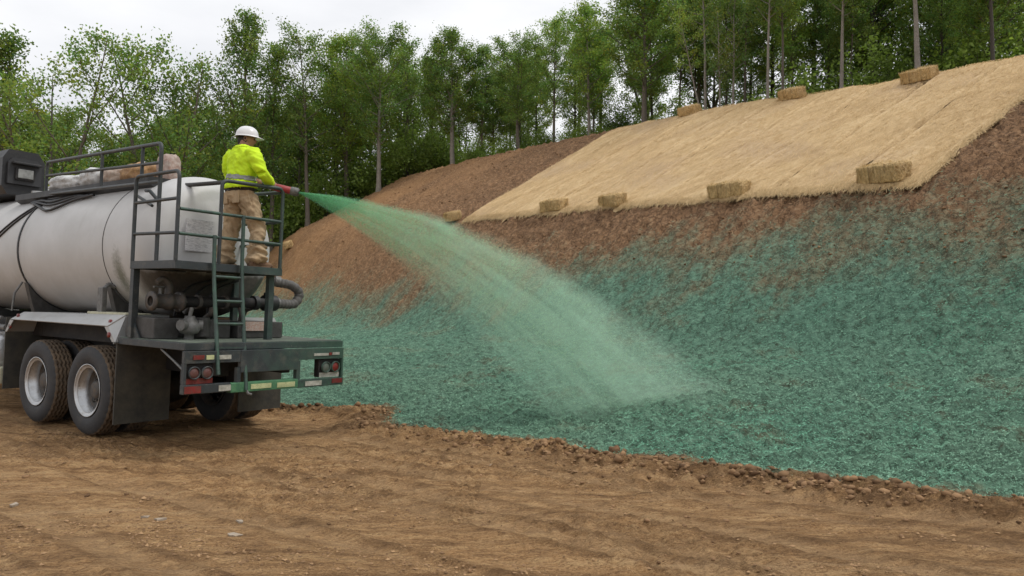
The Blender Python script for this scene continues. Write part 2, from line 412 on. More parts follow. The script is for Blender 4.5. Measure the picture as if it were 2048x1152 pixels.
def attr(nt, name):
    a = nt.nodes.new('ShaderNodeAttribute'); a.attribute_name = name; return a
def soil_cols(nt, v, v2):
    n1 = noise(nt, v, 1.3, 8, .62); n2 = noise(nt, v2, 7, 8, .7); n3 = noise(nt, v2, 38, 5, .7)
    return n1, n2, n3
def dirt_mat():
    m, nt, b, _ = nodes_of('graded_dirt')
    ang = math.atan2(-.57, .82)
    v = coord(nt, (.45, 1.6, 1), (0, 0, -ang)); v2 = coord(nt, (.55, 1.25, 1), (0, 0, -ang)); v3 = coord(nt)
    n1 = noise(nt, v, 1.0, 8, .62); n2 = noise(nt, v2, 6.5, 8, .7); n3 = noise(nt, v3, 55, 5, .7); n0 = noise(nt, v3, .38, 4, .5)
    vs = coord(nt, (.09, 2.6, 1), (0, 0, -ang)); ns_ = noise(nt, vs, 2.0, 8, .68)
    c = ramp(nt, n1, [(.30, (.33, .178, .078)), (.48, (.49, .280, .130)), (.70, (.62, .38, .188))])
    c = mixc(nt, .6, c, ramp(nt, n2, [(.37, (.14, .072, .030)), (.5, (.45, .262, .116)), (.61, (.68, .45, .23))]))
    c = mixc(nt, .28, c, ramp(nt, n3, [(.39, (.10, .054, .024)), (.59, (.66, .45, .24))]))
    c = mixc(nt, ramp(nt, ns_, [(.40, (.9, .9, .9)), (.50, (0, 0, 0))]), c, mixc(nt, .55, c, (.13, .07, .033)))   # dark scrape lines
    c = mixc(nt, ramp(nt, ns_, [(.53, (0, 0, 0)), (.66, (.6, .6, .6))]), c, (.62, .42, .235))   # dry compacted lanes
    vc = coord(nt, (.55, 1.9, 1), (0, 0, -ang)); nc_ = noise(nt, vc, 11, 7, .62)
    c = mixc(nt, ramp(nt, math_n(nt, 'ABSOLUTE', math_n(nt, 'SUBTRACT', nc_, .47)), [(.0, (.7, .7, .7)), (.03, (.0, .0, .0))]), c, (.115, .064, .032))   # crevice shade painted in as dark crack lines
    c = mixc(nt, .5, c, ramp(nt, n0, [(.35, (.46, .44, .41)), (.65, (.64, .60, .55))]), 'OVERLAY')
    ca = attr(nt, 'cover')
    sp = nt.nodes.new('ShaderNodeSeparateColor'); nt.links.new(ca.outputs['Color'], sp.inputs[0])
    g = ramp(nt, n3, [(.3, (.035, .085, .06)), (.7, (.10, .21, .145))])
    c = mixc(nt, sp.outputs[0], c, g)
    c = mixc(nt, math_n(nt, 'MULTIPLY', sp.outputs[2], .45), c, (.50, .335, .185))     # packed rut floors
    c = mixc(nt, sp.outputs[1], c, mixc(nt, .6, c, (.105, .056, .026)))      # freshly turned damp soil on the berm; rut shoulders darkened as painted relief shade
    nt.links.new(c, b.inputs['Base Color']); b.inputs['Roughness'].default_value = .92; b.inputs['Specular IOR Level'].default_value = .2
    bump(nt, b, math_n(nt, 'ADD', math_n(nt, 'ADD', n2, math_n(nt, 'MULTIPLY', n3, .5)), math_n(nt, 'MULTIPLY', math_n(nt, 'ABSOLUTE', math_n(nt, 'SUBTRACT', nc_, .47)), 2.0)), 1.0, .06); return m
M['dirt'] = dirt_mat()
def hill_mat():
    m, nt, b, _ = nodes_of('seeded_slope_soil')
    a2 = math.atan2(.547, .837)
    v = coord(nt, (.55, 1.5, 1), (0, 0, -a2)); v3 = coord(nt)
    n1 = noise(nt, v, 1.1, 8, .62); n2 = noise(nt, v3, 7.5, 8, .7); n3 = noise(nt, v3, 34, 5, .7); n0 = noise(nt, v3, .25, 4, .5)
    soil = ramp(nt, n1, [(.30, (.145, .076, .036)), (.5, (.27, .150, .073)), (.70, (.40, .235, .12))])
    soil = mixc(nt, .6, soil, ramp(nt, n2, [(.34, (.095, .050, .024)), (.5, (.27, .152, .075)), (.64, (.50, .31, .17))]))
    soil = mixc(nt, math_n(nt, 'MULTIPLY', n3, .3), soil, (.33, .22, .145))
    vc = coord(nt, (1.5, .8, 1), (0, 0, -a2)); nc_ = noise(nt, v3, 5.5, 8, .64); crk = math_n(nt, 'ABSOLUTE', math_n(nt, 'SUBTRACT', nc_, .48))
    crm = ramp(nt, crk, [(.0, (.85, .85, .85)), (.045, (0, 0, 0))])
    soil = mixc(nt, crm, soil, (.060, .032, .018))  # crevice shade painted into the soil as dark lines
    ca = attr(nt, 'cover'); sp = nt.nodes.new('ShaderNodeSeparateColor'); nt.links.new(ca.outputs['Color'], sp.inputs[0])
    soil = mixc(nt, sp.outputs[2], soil, mixc(nt, .55, soil, (.48, .27, .125)))   # drier orange soil to the far end
    g = ramp(nt, n2, [(.34, (.055, .112, .077)), (.5, (.158, .300, .205)), (.66, (.268, .470, .328))])
    g = mixc(nt, math_n(nt, 'MULTIPLY', n3, .5), g, ramp(nt, n3, [(.3, (.035, .062, .046)), (.7, (.20, .31, .23))]))
    teal = mixc(nt, ramp(nt, n0, [(.4, (0, 0, 0)), (.62, (1, 1, 1))]), g, mixc(nt, .3, g, (.08, .20, .15)))
    teal = mixc(nt, math_n(nt, 'MULTIPLY', crm, .75), teal, (.028, .052, .036))  # same painted crevice shade over the mulch coat
    f = math_n(nt, 'ADD', sp.outputs[0], math_n(nt, 'MULTIPLY', math_n(nt, 'SUBTRACT', n2, .5), 1.2))
    mr = nt.nodes.new('ShaderNodeMapRange'); mr.inputs[1].default_value = .12; mr.inputs[2].default_value = .95; nt.links.new(f, mr.inputs[0])
    c = mixc(nt, mr.outputs[0], soil, teal)
    nt.links.new(c, b.inputs['Base Color']); b.inputs['Roughness'].default_value = .93; b.inputs['Specular IOR Level'].default_value = .2
    bump(nt, b, math_n(nt, 'ADD', n2, math_n(nt, 'MULTIPLY', n3, .6)), 1.0, .09); return m
M['hill'] = hill_mat()
def vcol_mat(name, attrn, rough=.9, transl=0.0, var=.2, random_obj=0.0):
    m, nt, b, out = nodes_of(name)
    c = attr(nt, attrn).outputs['Color']
    if random_obj:
        oi = nt.nodes.new('ShaderNodeObjectInfo')
        c = mixc(nt, 1.0, c, ramp(nt, oi.outputs['Random'], [(0, (1 - random_obj, 1 - random_obj * .9, 1 - random_obj)), (.5, (1, 1, 1)), (1, (1 + random_obj * 1.3, 1 + random_obj, 1))]), 'MULTIPLY')
    nt.links.new(c, b.inputs['Base Color']); b.inputs['Roughness'].default_value = rough; b.inputs['Specular IOR Level'].default_value = .25
    if transl:
        t = nt.nodes.new('ShaderNodeBsdfTranslucent'); nt.links.new(mixc(nt, .6, c, (1.0, 1.15, .45), 'MULTIPLY'), t.inputs['Color'])
        ms = nt.nodes.new('ShaderNodeMixShader'); ms.inputs[0].default_value = transl
        nt.links.new(b.outputs[0], ms.inputs[1]); nt.links.new(t.outputs[0], ms.inputs[2]); nt.links.new(ms.outputs[0], out.inputs[0])
    return m
M['flake'] = vcol_mat('mulch_fibre', 'tint', .9)
M['clod'] = vcol_mat('soil_clod', 'tint', .95)
M['leaf'] = vcol_mat('leaf', 'tint', .45, .48, random_obj=.22)
M['straw'] = vcol_mat('straw_strand', 'tint', .75, .15)
M['spray'] = vcol_mat('slurry_droplets', 'tint', .5, .45)

# ------------------------------------------------------------------ ground sheets
def ground():
    fine = np.arange(-R(43), R(43), 0.0026)
    coarse = np.linspace(R(43), R(317), 44)
    th = np.concatenate([fine, coarse[:-1]]); th = np.concatenate([th])
    nt_ = len(th)
    r = [1.9]
    while r[-1] < 62: r.append(r[-1] * (1.0046 if r[-1] > 3 else 1.012))
    while r[-1] < 900: r.append(r[-1] * 1.13)
    r = np.array([.02, .5, 1.0, 1.4] + r); nr = len(r)
    TH, RR = np.meshgrid(th, r)
    X = np.sin(TH) * RR; Y = np.cos(TH) * RR
    Z = full_h(X, Y)
    c = cover(X, Y); s, n = to_sn(X, Y); ne = edge_n(s)
    berm = np.exp(-((n - ne + .25) / .45) ** 2) * (.6 + .8 * fbm(X * 1.5, Y * 1.5, 3, 61))
    orange = sstep(24, 44, s) * sstep(6, 10, n) * np.clip(.7 + .6 * fbm(s * .25, n * .4, 3, 63), 0, 1)
    _, loose, pack = ruts(X, Y); pad = sstep(.1, -.2, n - ne) if False else 1 - sstep(-.2, .1, n - ne)
    thin = 1 - .22 * sstep(.2, .6, fbm(s * .55, n * .9, 4, 65))                     # thin patches in the mulch coat
    colr = np.stack([np.clip(c * np.where(n > ne + .8, thin, 1), 0, 1), np.clip(berm + .75 * loose * pad, 0, 1), np.clip(orange + .8 * pack * pad, 0, 1), np.ones_like(c)], -1).reshape(-1, 4)  # green channel: berm soil plus painted relief shade on rut shoulders
    co = np.stack([X, Y, Z], -1).reshape(-1, 3)
    i = np.arange(nr - 1)[:, None] * nt_; k = np.arange(nt_)[None]; k2 = (k + 1) % nt_
    F = np.stack([i + k, i + k2, i + nt_ + k2, i + nt_ + k], -1).reshape(-1, 4)[:, ::-1]
    nm = (n - ne).reshape(-1)[F].mean(1)
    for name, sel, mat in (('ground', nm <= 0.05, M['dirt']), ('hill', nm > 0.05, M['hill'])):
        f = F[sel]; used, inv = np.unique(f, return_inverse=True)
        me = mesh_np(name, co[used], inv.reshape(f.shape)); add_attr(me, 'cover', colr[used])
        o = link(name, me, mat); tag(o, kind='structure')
ground()

def polar_scatter(nn, rmin, rmax, half=R(40)):
    th = (rng.random(nn) * 2 - 1) * half; r = np.exp(np.log(rmin) + rng.random(nn) * np.log(rmax / rmin))
    return np.sin(th) * r, np.cos(th) * r, r
def normals(x, y, e=.15):
    hx = (base_h(x + e, y) - base_h(x - e, y)) / (2 * e); hy = (base_h(x, y + e) - base_h(x, y - e)) / (2 * e)
    n = np.stack([-hx, -hy, np.ones_like(hx)], -1); return n / np.linalg.norm(n, axis=1, keepdims=True)
def strips(c, d, nrm, L, W, bend):
    """bent 2-quad strips: c centres, d unit directions, nrm unit normals; returns verts, quads"""
    sd_ = np.cross(d, nrm); m = len(c)
    L = L[:, None]; W = W[:, None]; bend = bend[:, None]
    a = c - d * L / 2; b_ = c + nrm * bend; e = c + d * L / 2
    v = np.stack([a - sd_ * W * .4, a + sd_ * W * .4, b_ + sd_ * W, b_ - sd_ * W, e + sd_ * W * .3, e - sd_ * W * .3], 1)
    k = np.arange(m)[:, None] * 6
    q = np.concatenate([k + np.array([[0, 1, 2, 3]]), k + np.array([[3, 2, 4, 5]])], 0)
    return v.reshape(-1, 3), q
def rand_dirs(m, nrm, tilt):
    a = rng.random(m) * 2 * np.pi
    t = np.stack([np.cos(a), np.sin(a), rng.normal(0, tilt, m)], -1)
    t = t - nrm * (t * nrm).sum(1, keepdims=True) * .8
    return t / np.linalg.norm(t, axis=1, keepdims=True)

def mulch():
    x, y, r = polar_scatter(600000, 5.0, 40)
    c = cover(x, y); s, n = to_sn(x, y)
    keep = (n > edge_n(s) - .2) & (rng.random(len(x)) < c ** 1.3 * .9)
    x, y, r, c = x[keep], y[keep], r[keep], c[keep]
    z = full_h(x, y); m = len(x)
    nr = normals(x, y); nr = nr + rng.normal(0, .35, nr.shape); nr /= np.linalg.norm(nr, axis=1, keepdims=True)
    d = rand_dirs(m, nr, .25)
    k = (.28 + .026 * r)
    L = (.03 + .07 * rng.random(m) ** 2) * k; W = (.003 + .0045 * rng.random(m)) * k
    v, q = strips(np.stack([x, y, z + .006 + .012 * rng.random(m)], -1), d, nr, L, W, .012 * rng.random(m) * k)
    me = mesh_np('mulch_fibres', v, q, smooth=False)
    t = rng.random(m) ** 1.3
    pat = fbm(x * .5, y * .5, 3, 71)
    base = np.array([[.112, .222, .150]]) * (1 - t[:, None]) + np.array([[.325, .560, .392]]) * t[:, None]
    teal = np.clip(.25 + pat + .06 * (x - 1), 0, 1)[:, None]
    base = base * (1 - teal) + base * np.array([[.74, 1.0, .97]]) * teal
    col = np.concatenate([base, np.ones((m, 1))], 1)
    add_attr(me, 'tint', np.repeat(col, 6, 0))
    o = link('mulch_fibres', me, M['flake'])
    tag(o, 'green wood fibre mulch clinging to the sprayed slope', 'mulch', kind='stuff')
mulch()

_ico = None
def ico_clods(cen, rad, colr, name, squash=.7):
    bm = bmesh.new(); bmesh.ops.create_icosphere(bm, subdivisions=1, radius=1)
    V = np.array([v.co[:] for v in bm.verts]); bm.verts.index_update(); Fc = np.array([[v.index for v in f.verts] for f in bm.faces]); bm.free()
    m = len(cen)
    jit = 1 + rng.normal(0, .2, (m, len(V), 1))
    a = rng.random(m) * 6.28; ca, sa = np.cos(a), np.sin(a)
    sc = np.stack([.8 + .6 * rng.random(m), .8 + .5 * rng.random(m), squash * (.8 + .4 * rng.random(m))], -1)
    P = V[None] * jit * sc[:, None] * rad[:, None, None]
    P = np.stack([P[..., 0] * ca[:, None] - P[..., 1] * sa[:, None], P[..., 0] * sa[:, None] + P[..., 1] * ca[:, None], P[..., 2]], -1) + cen[:, None]
    f = (np.arange(m)[:, None, None] * len(V) + Fc[None]).reshape(-1, 3)
    me = mesh_np(name, P.reshape(-1, 3), f, smooth=False)
    add_attr(me, 'tint', np.repeat(np.concatenate([colr, np.ones((m, 1))], 1), len(V), 0)); return me
def clods():
    x, y, r = polar_scatter(60000, 2.6, 45)
    s, n = to_sn(x, y); ne = edge_n(s); c = cover(x, y)
    on_berm = np.exp(-((n - ne + .28) / .33) ** 2); on_hill = (n > 12.2) & ((n < 14.0) | (s < 7) | (s > 25)) & (n < 22)
    lump = np.clip(fbm(x * .8, y * .8, 3, 81) * 1.5, 0, 1)
    p = .95 * on_berm + .5 * on_hill + .09 * lump * (n < ne)
    keep = rng.random(len(x)) < p
    x, y, r, n, ne = x[keep], y[keep], r[keep], n[keep], ne[keep]; ob = on_berm[keep]; m = len(x)
    rad = (.006 + .018 * rng.random(m) ** 3) * (1 + .9 * ob) * (.75 + .045 * r)
    z = full_h(x, y) + rad * .2
    t = rng.random((m, 1)); colr = np.array([[.11, .062, .032]]) * (1 - t) + np.array([[.33, .20, .105]]) * t
    o = link('dirt_clods', ico_clods(np.stack([x, y, z], -1), rad, colr, 'dirt_clods'), M['clod'])
    tag(o, 'loose brown soil crumbs along the berm and on the bare slope', 'soil', kind='stuff')
clods()
def crumbs():
    x, y, r = polar_scatter(130000, 2.6, 12.5)
    s, n = to_sn(x, y); ne = edge_n(s)
    p = 0.82 * x - 0.57 * y; q = 0.57 * x + 0.82 * y
    k = (n < ne + .1) & (rng.random(len(x)) < np.clip(.0 + .45 * fbm(p * .6, q * 1.6, 4, 83), .005, .45))
    x, y, r = x[k], y[k], r[k]; m = len(x)
    rad = (.004 + .011 * rng.random(m) ** 2.5) * (.6 + .07 * r)
    V = np.array([[1.5, 0, 0], [-1.5, 0, 0], [0, 1, 0], [0, -1, 0], [0, 0, .75], [0, 0, -.5]]); Fc = np.array([[0, 2, 4], [2, 1, 4], [1, 3, 4], [3, 0, 4]])
    a = rng.normal(-.61, .7, m); P = V[None] * (1 + rng.normal(0, .25, (m, 6, 1))) * rad[:, None, None]
    ca, sa = np.cos(a)[:, None], np.sin(a)[:, None]
    P = np.stack([P[..., 0] * ca - P[..., 1] * sa, P[..., 0] * sa + P[..., 1] * ca, P[..., 2]], -1) + np.stack([x, y, full_h(x, y) + rad * .25], -1)[:, None]
    me = mesh_np('soil_crumbs', P.reshape(-1, 3), (np.arange(m)[:, None, None] * 6 + Fc[None]).reshape(-1, 3), False)
    t = rng.random((m, 1)) ** 1.2; col = np.array([[.17, .10, .052]]) * (1 - t) + np.array([[.40, .25, .13]]) * t
    add_attr(me, 'tint', np.repeat(np.concatenate([col, np.ones((m, 1))], 1), 6, 0))
    tag(link('soil_crumbs', me, M['clod']), 'fine broken soil crumbs over the graded dirt pad', 'soil', kind='stuff')
crumbs()
def clod_thing(x, y, r, label):
    bm = bmesh.new(); bmesh.ops.create_icosphere(bm, subdivisions=3, radius=1)
    P = np.array([v.co[:] for v in bm.verts])
    k = 1 + .38 * fbm(P[:, 0] * 1.6 + x, P[:, 1] * 1.6 + P[:, 2] * 1.3, 3, 5) + .06 * fbm(P[:, 0] * 6, P[:, 1] * 6 + P[:, 2] * 5, 2, 6)
    P = P * k[:, None] * np.array([[1.15, .95, .85]]) * r
    for v, p in zip(bm.verts, P): v.co = p
    me = bpy.data.meshes.new('soil_clod'); bm.to_mesh(me); bm.free()
    t = .5 + .5 * fbm(P[:, 0] * 30, P[:, 1] * 30 + P[:, 2] * 25, 3, 8)
    col = np.stack([.10 + .12 * t, .055 + .07 * t, .029 + .04 * t, np.ones_like(t)], -1); add_attr(me, 'tint', col)
    for p_ in me.polygons: p_.use_smooth = True
    o = link('soil_clod', me, M['clod']); o.location = (x, y, float(full_h(np.array([x]), np.array([y]))[0]) + r * .35)
    tag(o, label, 'clod', 'large soil clods on the berm'); return o
clod_thing(1.08, 7.70, .055, 'round brown soil clod on the berm near the middle of the green edge')
clod_thing(2.66, 6.30, .055, 'dark brown soil clod on the berm at the right of the green edge')

# ------------------------------------------------------------------ straw blanket
def straw_mat():
    m, nt, b, _ = nodes_of('straw_blanket_weave')
    a2 = math.atan2(.547, .837)
    v = coord(nt, (.35, 2.6, 1), (0, 0, -a2)); v3 = coord(nt); vw = coord(nt, (.5, 4.0, 1), (0, 0, -a2))
    n1 = noise(nt, v, .9, 6, .6); n2 = noise(nt, vw, 9, 6, .7); n3 = noise(nt, v3, 30, 5, .75); n0 = noise(nt, v3, .3, 3, .5)
    c = ramp(nt, n1, [(.36, (.45, .295, .145)), (.5, (.66, .475, .26)), (.64, (.82, .63, .37))])
    c = mixc(nt, .5, c, ramp(nt, n2, [(.34, (.30, .19, .09)), (.46, (.60, .425, .22)), (.66, (.80, .61, .35))]))
    c = mixc(nt, .25, c, ramp(nt, n3, [(.3, (.26, .165, .08)), (.65, (.66, .49, .28))]))
    c = mixc(nt, ramp(nt, n0, [(.5, (0, 0, 0)), (.65, (.5, .5, .5))]), c, (.47, .34, .23))
    nt.links.new(c, b.inputs['Base Color']); b.inputs['Roughness'].default_value = .85; b.inputs['Specular IOR Level'].default_value = .2
    bump(nt, b, math_n(nt, 'ADD', n2, n3), .8, .03); return m
M['blanket'] = straw_mat()
STRAW_HI = np.array([.76, .57, .32]); STRAW_LO = np.array([.48, .335, .165])
def straw_tint(m, hi=STRAW_HI, lo=STRAW_LO):
    t = rng.random((m, 1)); return np.concatenate([lo * (1 - t) + hi * t, np.ones((m, 1))], 1)
def blanket_z(s, n):
    x, y = to_xy(s, n)
    return x, y, base_h(x, y) + 0.045 * fbm(s * .9, n * .5, 3, 51) + .045
def straw_blanket():
    s0, s1, cnt = 7.35, 24.9, 10
    wd = (s1 - s0) / cnt
    x, y = to_xy(8.0, 14.2)
    root = empty('straw_blanket', (0, 0, 0))
    tag(root, 'golden straw erosion blanket laid in strips up the slope', 'straw blanket')
    for i in range(cnt):
        a = s0 + i * wd; ns, nn = 40, 150
        S, Nn = np.meshgrid(np.linspace(0, 1, ns), np.linspace(0, 1, nn))
        lowe = 14.12 + .20 * fbm(np.array([a + S[0] * wd]) * 1.2, 0.3, 3, 91)[0] + .05 * rng.normal(size=ns)
        tope = 22.7 + .15 * rng.normal()
        n = lowe[None] + (tope - lowe[None]) * Nn
        edge = .06 * fbm(n * .5, i * 3.1, 2, 92) * (1 if i else 1)
        s = a + .02 + edge + S * (wd - .04) + (.05 * rng.normal(size=S.shape) if i == 0 else 0) * (S < .02)
        x, y, z = blanket_z(s, n)
        prof_e = np.minimum(S, 1 - S) * wd                                  # rolled-under selvage
        z = z - .10 * np.exp(-prof_e / .045) * (.6 + .8 * sstep(-.2, .3, fbm(n * .8, i * 2.2, 2, 96))) + .04 * np.exp(-((prof_e - .12) / .06) ** 2)
        z = z + .010 * ridge(s * 3.2, n * .5, 3, 93) + .012 * fbm(s * 11, n * 7, 3, 94) + .03 * fbm(s * 1.1, n * .25, 2, 95)
        z = z - .06 * np.exp(-(n - lowe[None]) / .05)
        z = z + .004 * (i % 2)
        co = np.stack([x, y, z], -1).reshape(-1, 3)
        k = np.arange(nn - 1)[:, None] * ns + np.arange(ns - 1)[None]
        f = np.stack([k, k + 1, k + ns + 1, k + ns], -1).reshape(-1, 4)[:, ::-1]
        o = link('strip', mesh_np('strip', co, f), M['blanket'], root)
    # loose strands on top and hanging off the lower edge and the near side
    m = 42000
    s = s0 + (s1 - s0) * rng.random(m) ** 1.4; n = 14.1 + 8.3 * rng.random(m)
    ml = 9000; sl = s0 + (s1 - s0) * rng.random(ml) ** 1.3; nl = 14.10 + rng.normal(0, .07, ml)
    mr = 2500; sr = s0 + rng.normal(-.02, .05, mr); nr_ = 14.1 + 8.3 * rng.random(mr)
    S = np.concatenate([s, sl, sr]); Nn = np.concatenate([n, nl, nr_]); x, y, z = blanket_z(S, Nn); tot = len(S)
    nv = normals(x, y)
    up = np.stack([np.full(tot, .837), np.full(tot, .547), np.zeros(tot)], -1); al = np.stack([np.full(tot, -.547), np.full(tot, .837), np.zeros(tot)], -1)
    ph = rng.normal(0, .45, tot); d = up * np.cos(ph)[:, None] + al * np.sin(ph)[:, None]
    d = d - nv * (d * nv).sum(1, keepdims=True) + nv * rng.normal(.0, .14, (tot, 1)); d /= np.linalg.norm(d, axis=1, keepdims=True)
    dist = np.hypot(x, y)
    L = (.10 + .20 * rng.random(tot)); W = (.0015 + .0022 * rng.random(tot)) * dist / 14; W[m:] *= 1.7; L[m:] *= 1.25
    v, q = strips(np.stack([x, y, z + .02 + .02 * rng.random(tot)], -1), d, nv, L, W, .03 * rng.random(tot))
    me = mesh_np('straw_strands', v, q, smooth=False); add_attr(me, 'tint', np.repeat(straw_tint(tot), 6, 0))
    tag(link('straw_strands', me, M['straw'], root), kind='stuff')
straw_blanket()

def bale_mat():
    m, nt, b, _ = nodes_of('packed_straw')
    v = coord(nt, (9, 2.2, 2.2)); v3 = coord(nt)
    n1 = noise(nt, v, 3, 5, .7); n2 = noise(nt, v3, 45, 6, .75)
    c = ramp(nt, n2, [(.30, (.28, .18, .075)), (.48, (.62, .435, .20)), (.62, (.84, .64, .34))])
    c = mixc(nt, .45, c, ramp(nt, n1, [(.36, (.25, .155, .065)), (.55, (.76, .545, .26))]))
    nt.links.new(c, b.inputs['Base Color']); b.inputs['Roughness'].default_value = .9; b.inputs['Specular IOR Level'].default_value = .15
    bump(nt, b, math_n(nt, 'ADD', n1, n2), 1.0, .04); return m
M['bale'] = bale_mat()
M['twine'] = paint('twine', (.30, .21, .10), .9, 0, .2, 20)
def bale(s, n, yaw, label, L=.92, W=.44, Hh=.36, tilt=.75, sc=1.0, seed=0):
    x, y = to_xy(s, n); z = float(base_h(np.array([x]), np.array([y]))[0])
    nv = Vector(normals(np.array([x]), np.array([y]))[0]); up = (nv * tilt + Vector((0, 0, 1)) * (1 - tilt)).normalized()
    ax = Vector((-.547 * math.cos(yaw) + .837 * math.sin(yaw), .837 * math.cos(yaw) + .547 * math.sin(yaw), 0)); ax = (ax - up * ax.dot(up)).normalized()
    if ax.x > 0: ax = -ax
    ay = up.cross(ax)
    mt = Matrix(((ax.x, ay.x, up.x, x), (ax.y, ay.y, up.y, y), (ax.z, ay.z, up.z, z + .06 - (1 - tilt) * .08), (0, 0, 0, 1)))
    root = empty('straw_bale', mtx=mt); root.scale = (sc * .93, sc * .93, sc * .93); tag(root, label, 'straw bale', 'straw bales pinning down the blanket')
    bm = bmesh.new(); bmesh.ops.create_cube(bm, size=1); bmesh.ops.subdivide_edges(bm, edges=bm.edges[:], cuts=13, use_grid_fill=True)
    P = np.array([v.co[:] for v in bm.verts]) * 2
    e = np.abs(P); k = (e ** 18).sum(1) ** (-1 / 18.); k = np.minimum(k * 1.0, 1.0); P = P * k[:, None]
    Q = P * np.array([L / 2, W / 2, Hh / 2]); a = Q[:, 0] + seed * 3.3
    fl = np.abs(np.sin(a * math.pi / .095))                                   # pressed flakes along the bale
    out = Q / np.linalg.norm(Q, axis=1, keepdims=True)
    amp = .018 * fl + .035 * fbm(a * 3, Q[:, 1] * 3 + Q[:, 2] * 4, 3, 5) + .016 * fbm(a * 16, Q[:, 1] * 14 + Q[:, 2] * 12, 3, 9)
    sag = np.exp(-((np.abs(Q[:, 0]) - L * .2) / .03) ** 2) * .014
    Q = Q + out * (amp - sag)[:, None]; Q[:, 2] += Hh / 2
    for v, p in zip(bm.verts, Q): v.co = p
    me = bpy.data.meshes.new('bale_body'); bm.to_mesh(me); bm.free()
    for p_ in me.polygons: p_.use_smooth = True
    link('bale_body', me, M['bale'], root)
    m = 1500; idx = rng.integers(0, len(Q), m); c = Q[idx]; o_ = out[idx]
    keep = c[:, 2] > .02; c, o_ = c[keep], o_[keep]; m = len(c)
    d = rng.normal(0, 1, (m, 3)) * np.array([.45, .8, .9]); d = d - o_ * (d * o_).sum(1, keepdims=True) * .75; d /= np.linalg.norm(d, axis=1, keepdims=True)
    nn = o_ + rng.normal(0, .2, o_.shape); nn = nn - d * (nn * d).sum(1, keepdims=True); nn /= np.linalg.norm(nn, axis=1, keepdims=True)
    v, q = strips(c + o_ * .008, d, nn, .06 + .13 * rng.random(m), .003 + .004 * rng.random(m), .02 * rng.random(m))
    me = mesh_np('loose_straw', v, q, False); add_attr(me, 'tint', np.repeat(straw_tint(m, np.array([.84, .64, .36]), np.array([.36, .24, .11])), 6, 0))
    tag(link('loose_straw', me, M['straw'], root), kind='stuff')
    for sx in (-1, 1):
        h = .012
        loop = [(sx * L * .2, -W / 2 - h, 0.0), (sx * L * .2, W / 2 + h, 0.0), (sx * L * .2, W / 2 + h, Hh + h), (sx * L * .2, -W / 2 - h, Hh + h)]
        MB().tube(loop, .005, 5, closed=True).build('twine', M['twine'], root)
bale(26.0, 14.15, .1, 'straw bale at the far left lower corner of the straw blanket', tilt=.3, seed=1)
bale(19.25, 14.25, -.12, 'straw bale second from the left along the lower blanket edge', L=.98, tilt=.3, seed=2)
bale(16.3, 14.2, .15, 'shaggy straw bale third from the left along the lower blanket edge', tilt=.35, seed=3)
bale(12.05, 14.22, -.1, 'square cut straw bale fourth from the left along the lower blanket edge', L=1.0, tilt=.25, seed=4)
bale(8.2, 14.3, .12, 'largest frayed straw bale at the right lower corner of the straw blanket', L=.96, W=.46, Hh=.37, tilt=.4, seed=5)
bale(20.4, 21.75, .0, 'leftmost straw bale on the crest beside the leaning pale trunk', tilt=.6, seed=6)
bale(15.6, 21.6, .1, 'middle straw bale of the three on the crest', tilt=.6, seed=7)
bale(11.15, 21.3, .05, 'rightmost straw bale on the crest in front of the thick grey trunk', W=.5, tilt=.6, seed=8)
bale(45.6, 13.3, .3, 'small far straw bale on the bare hill behind the worker platform', tilt=.4, sc=1.15, seed=9)

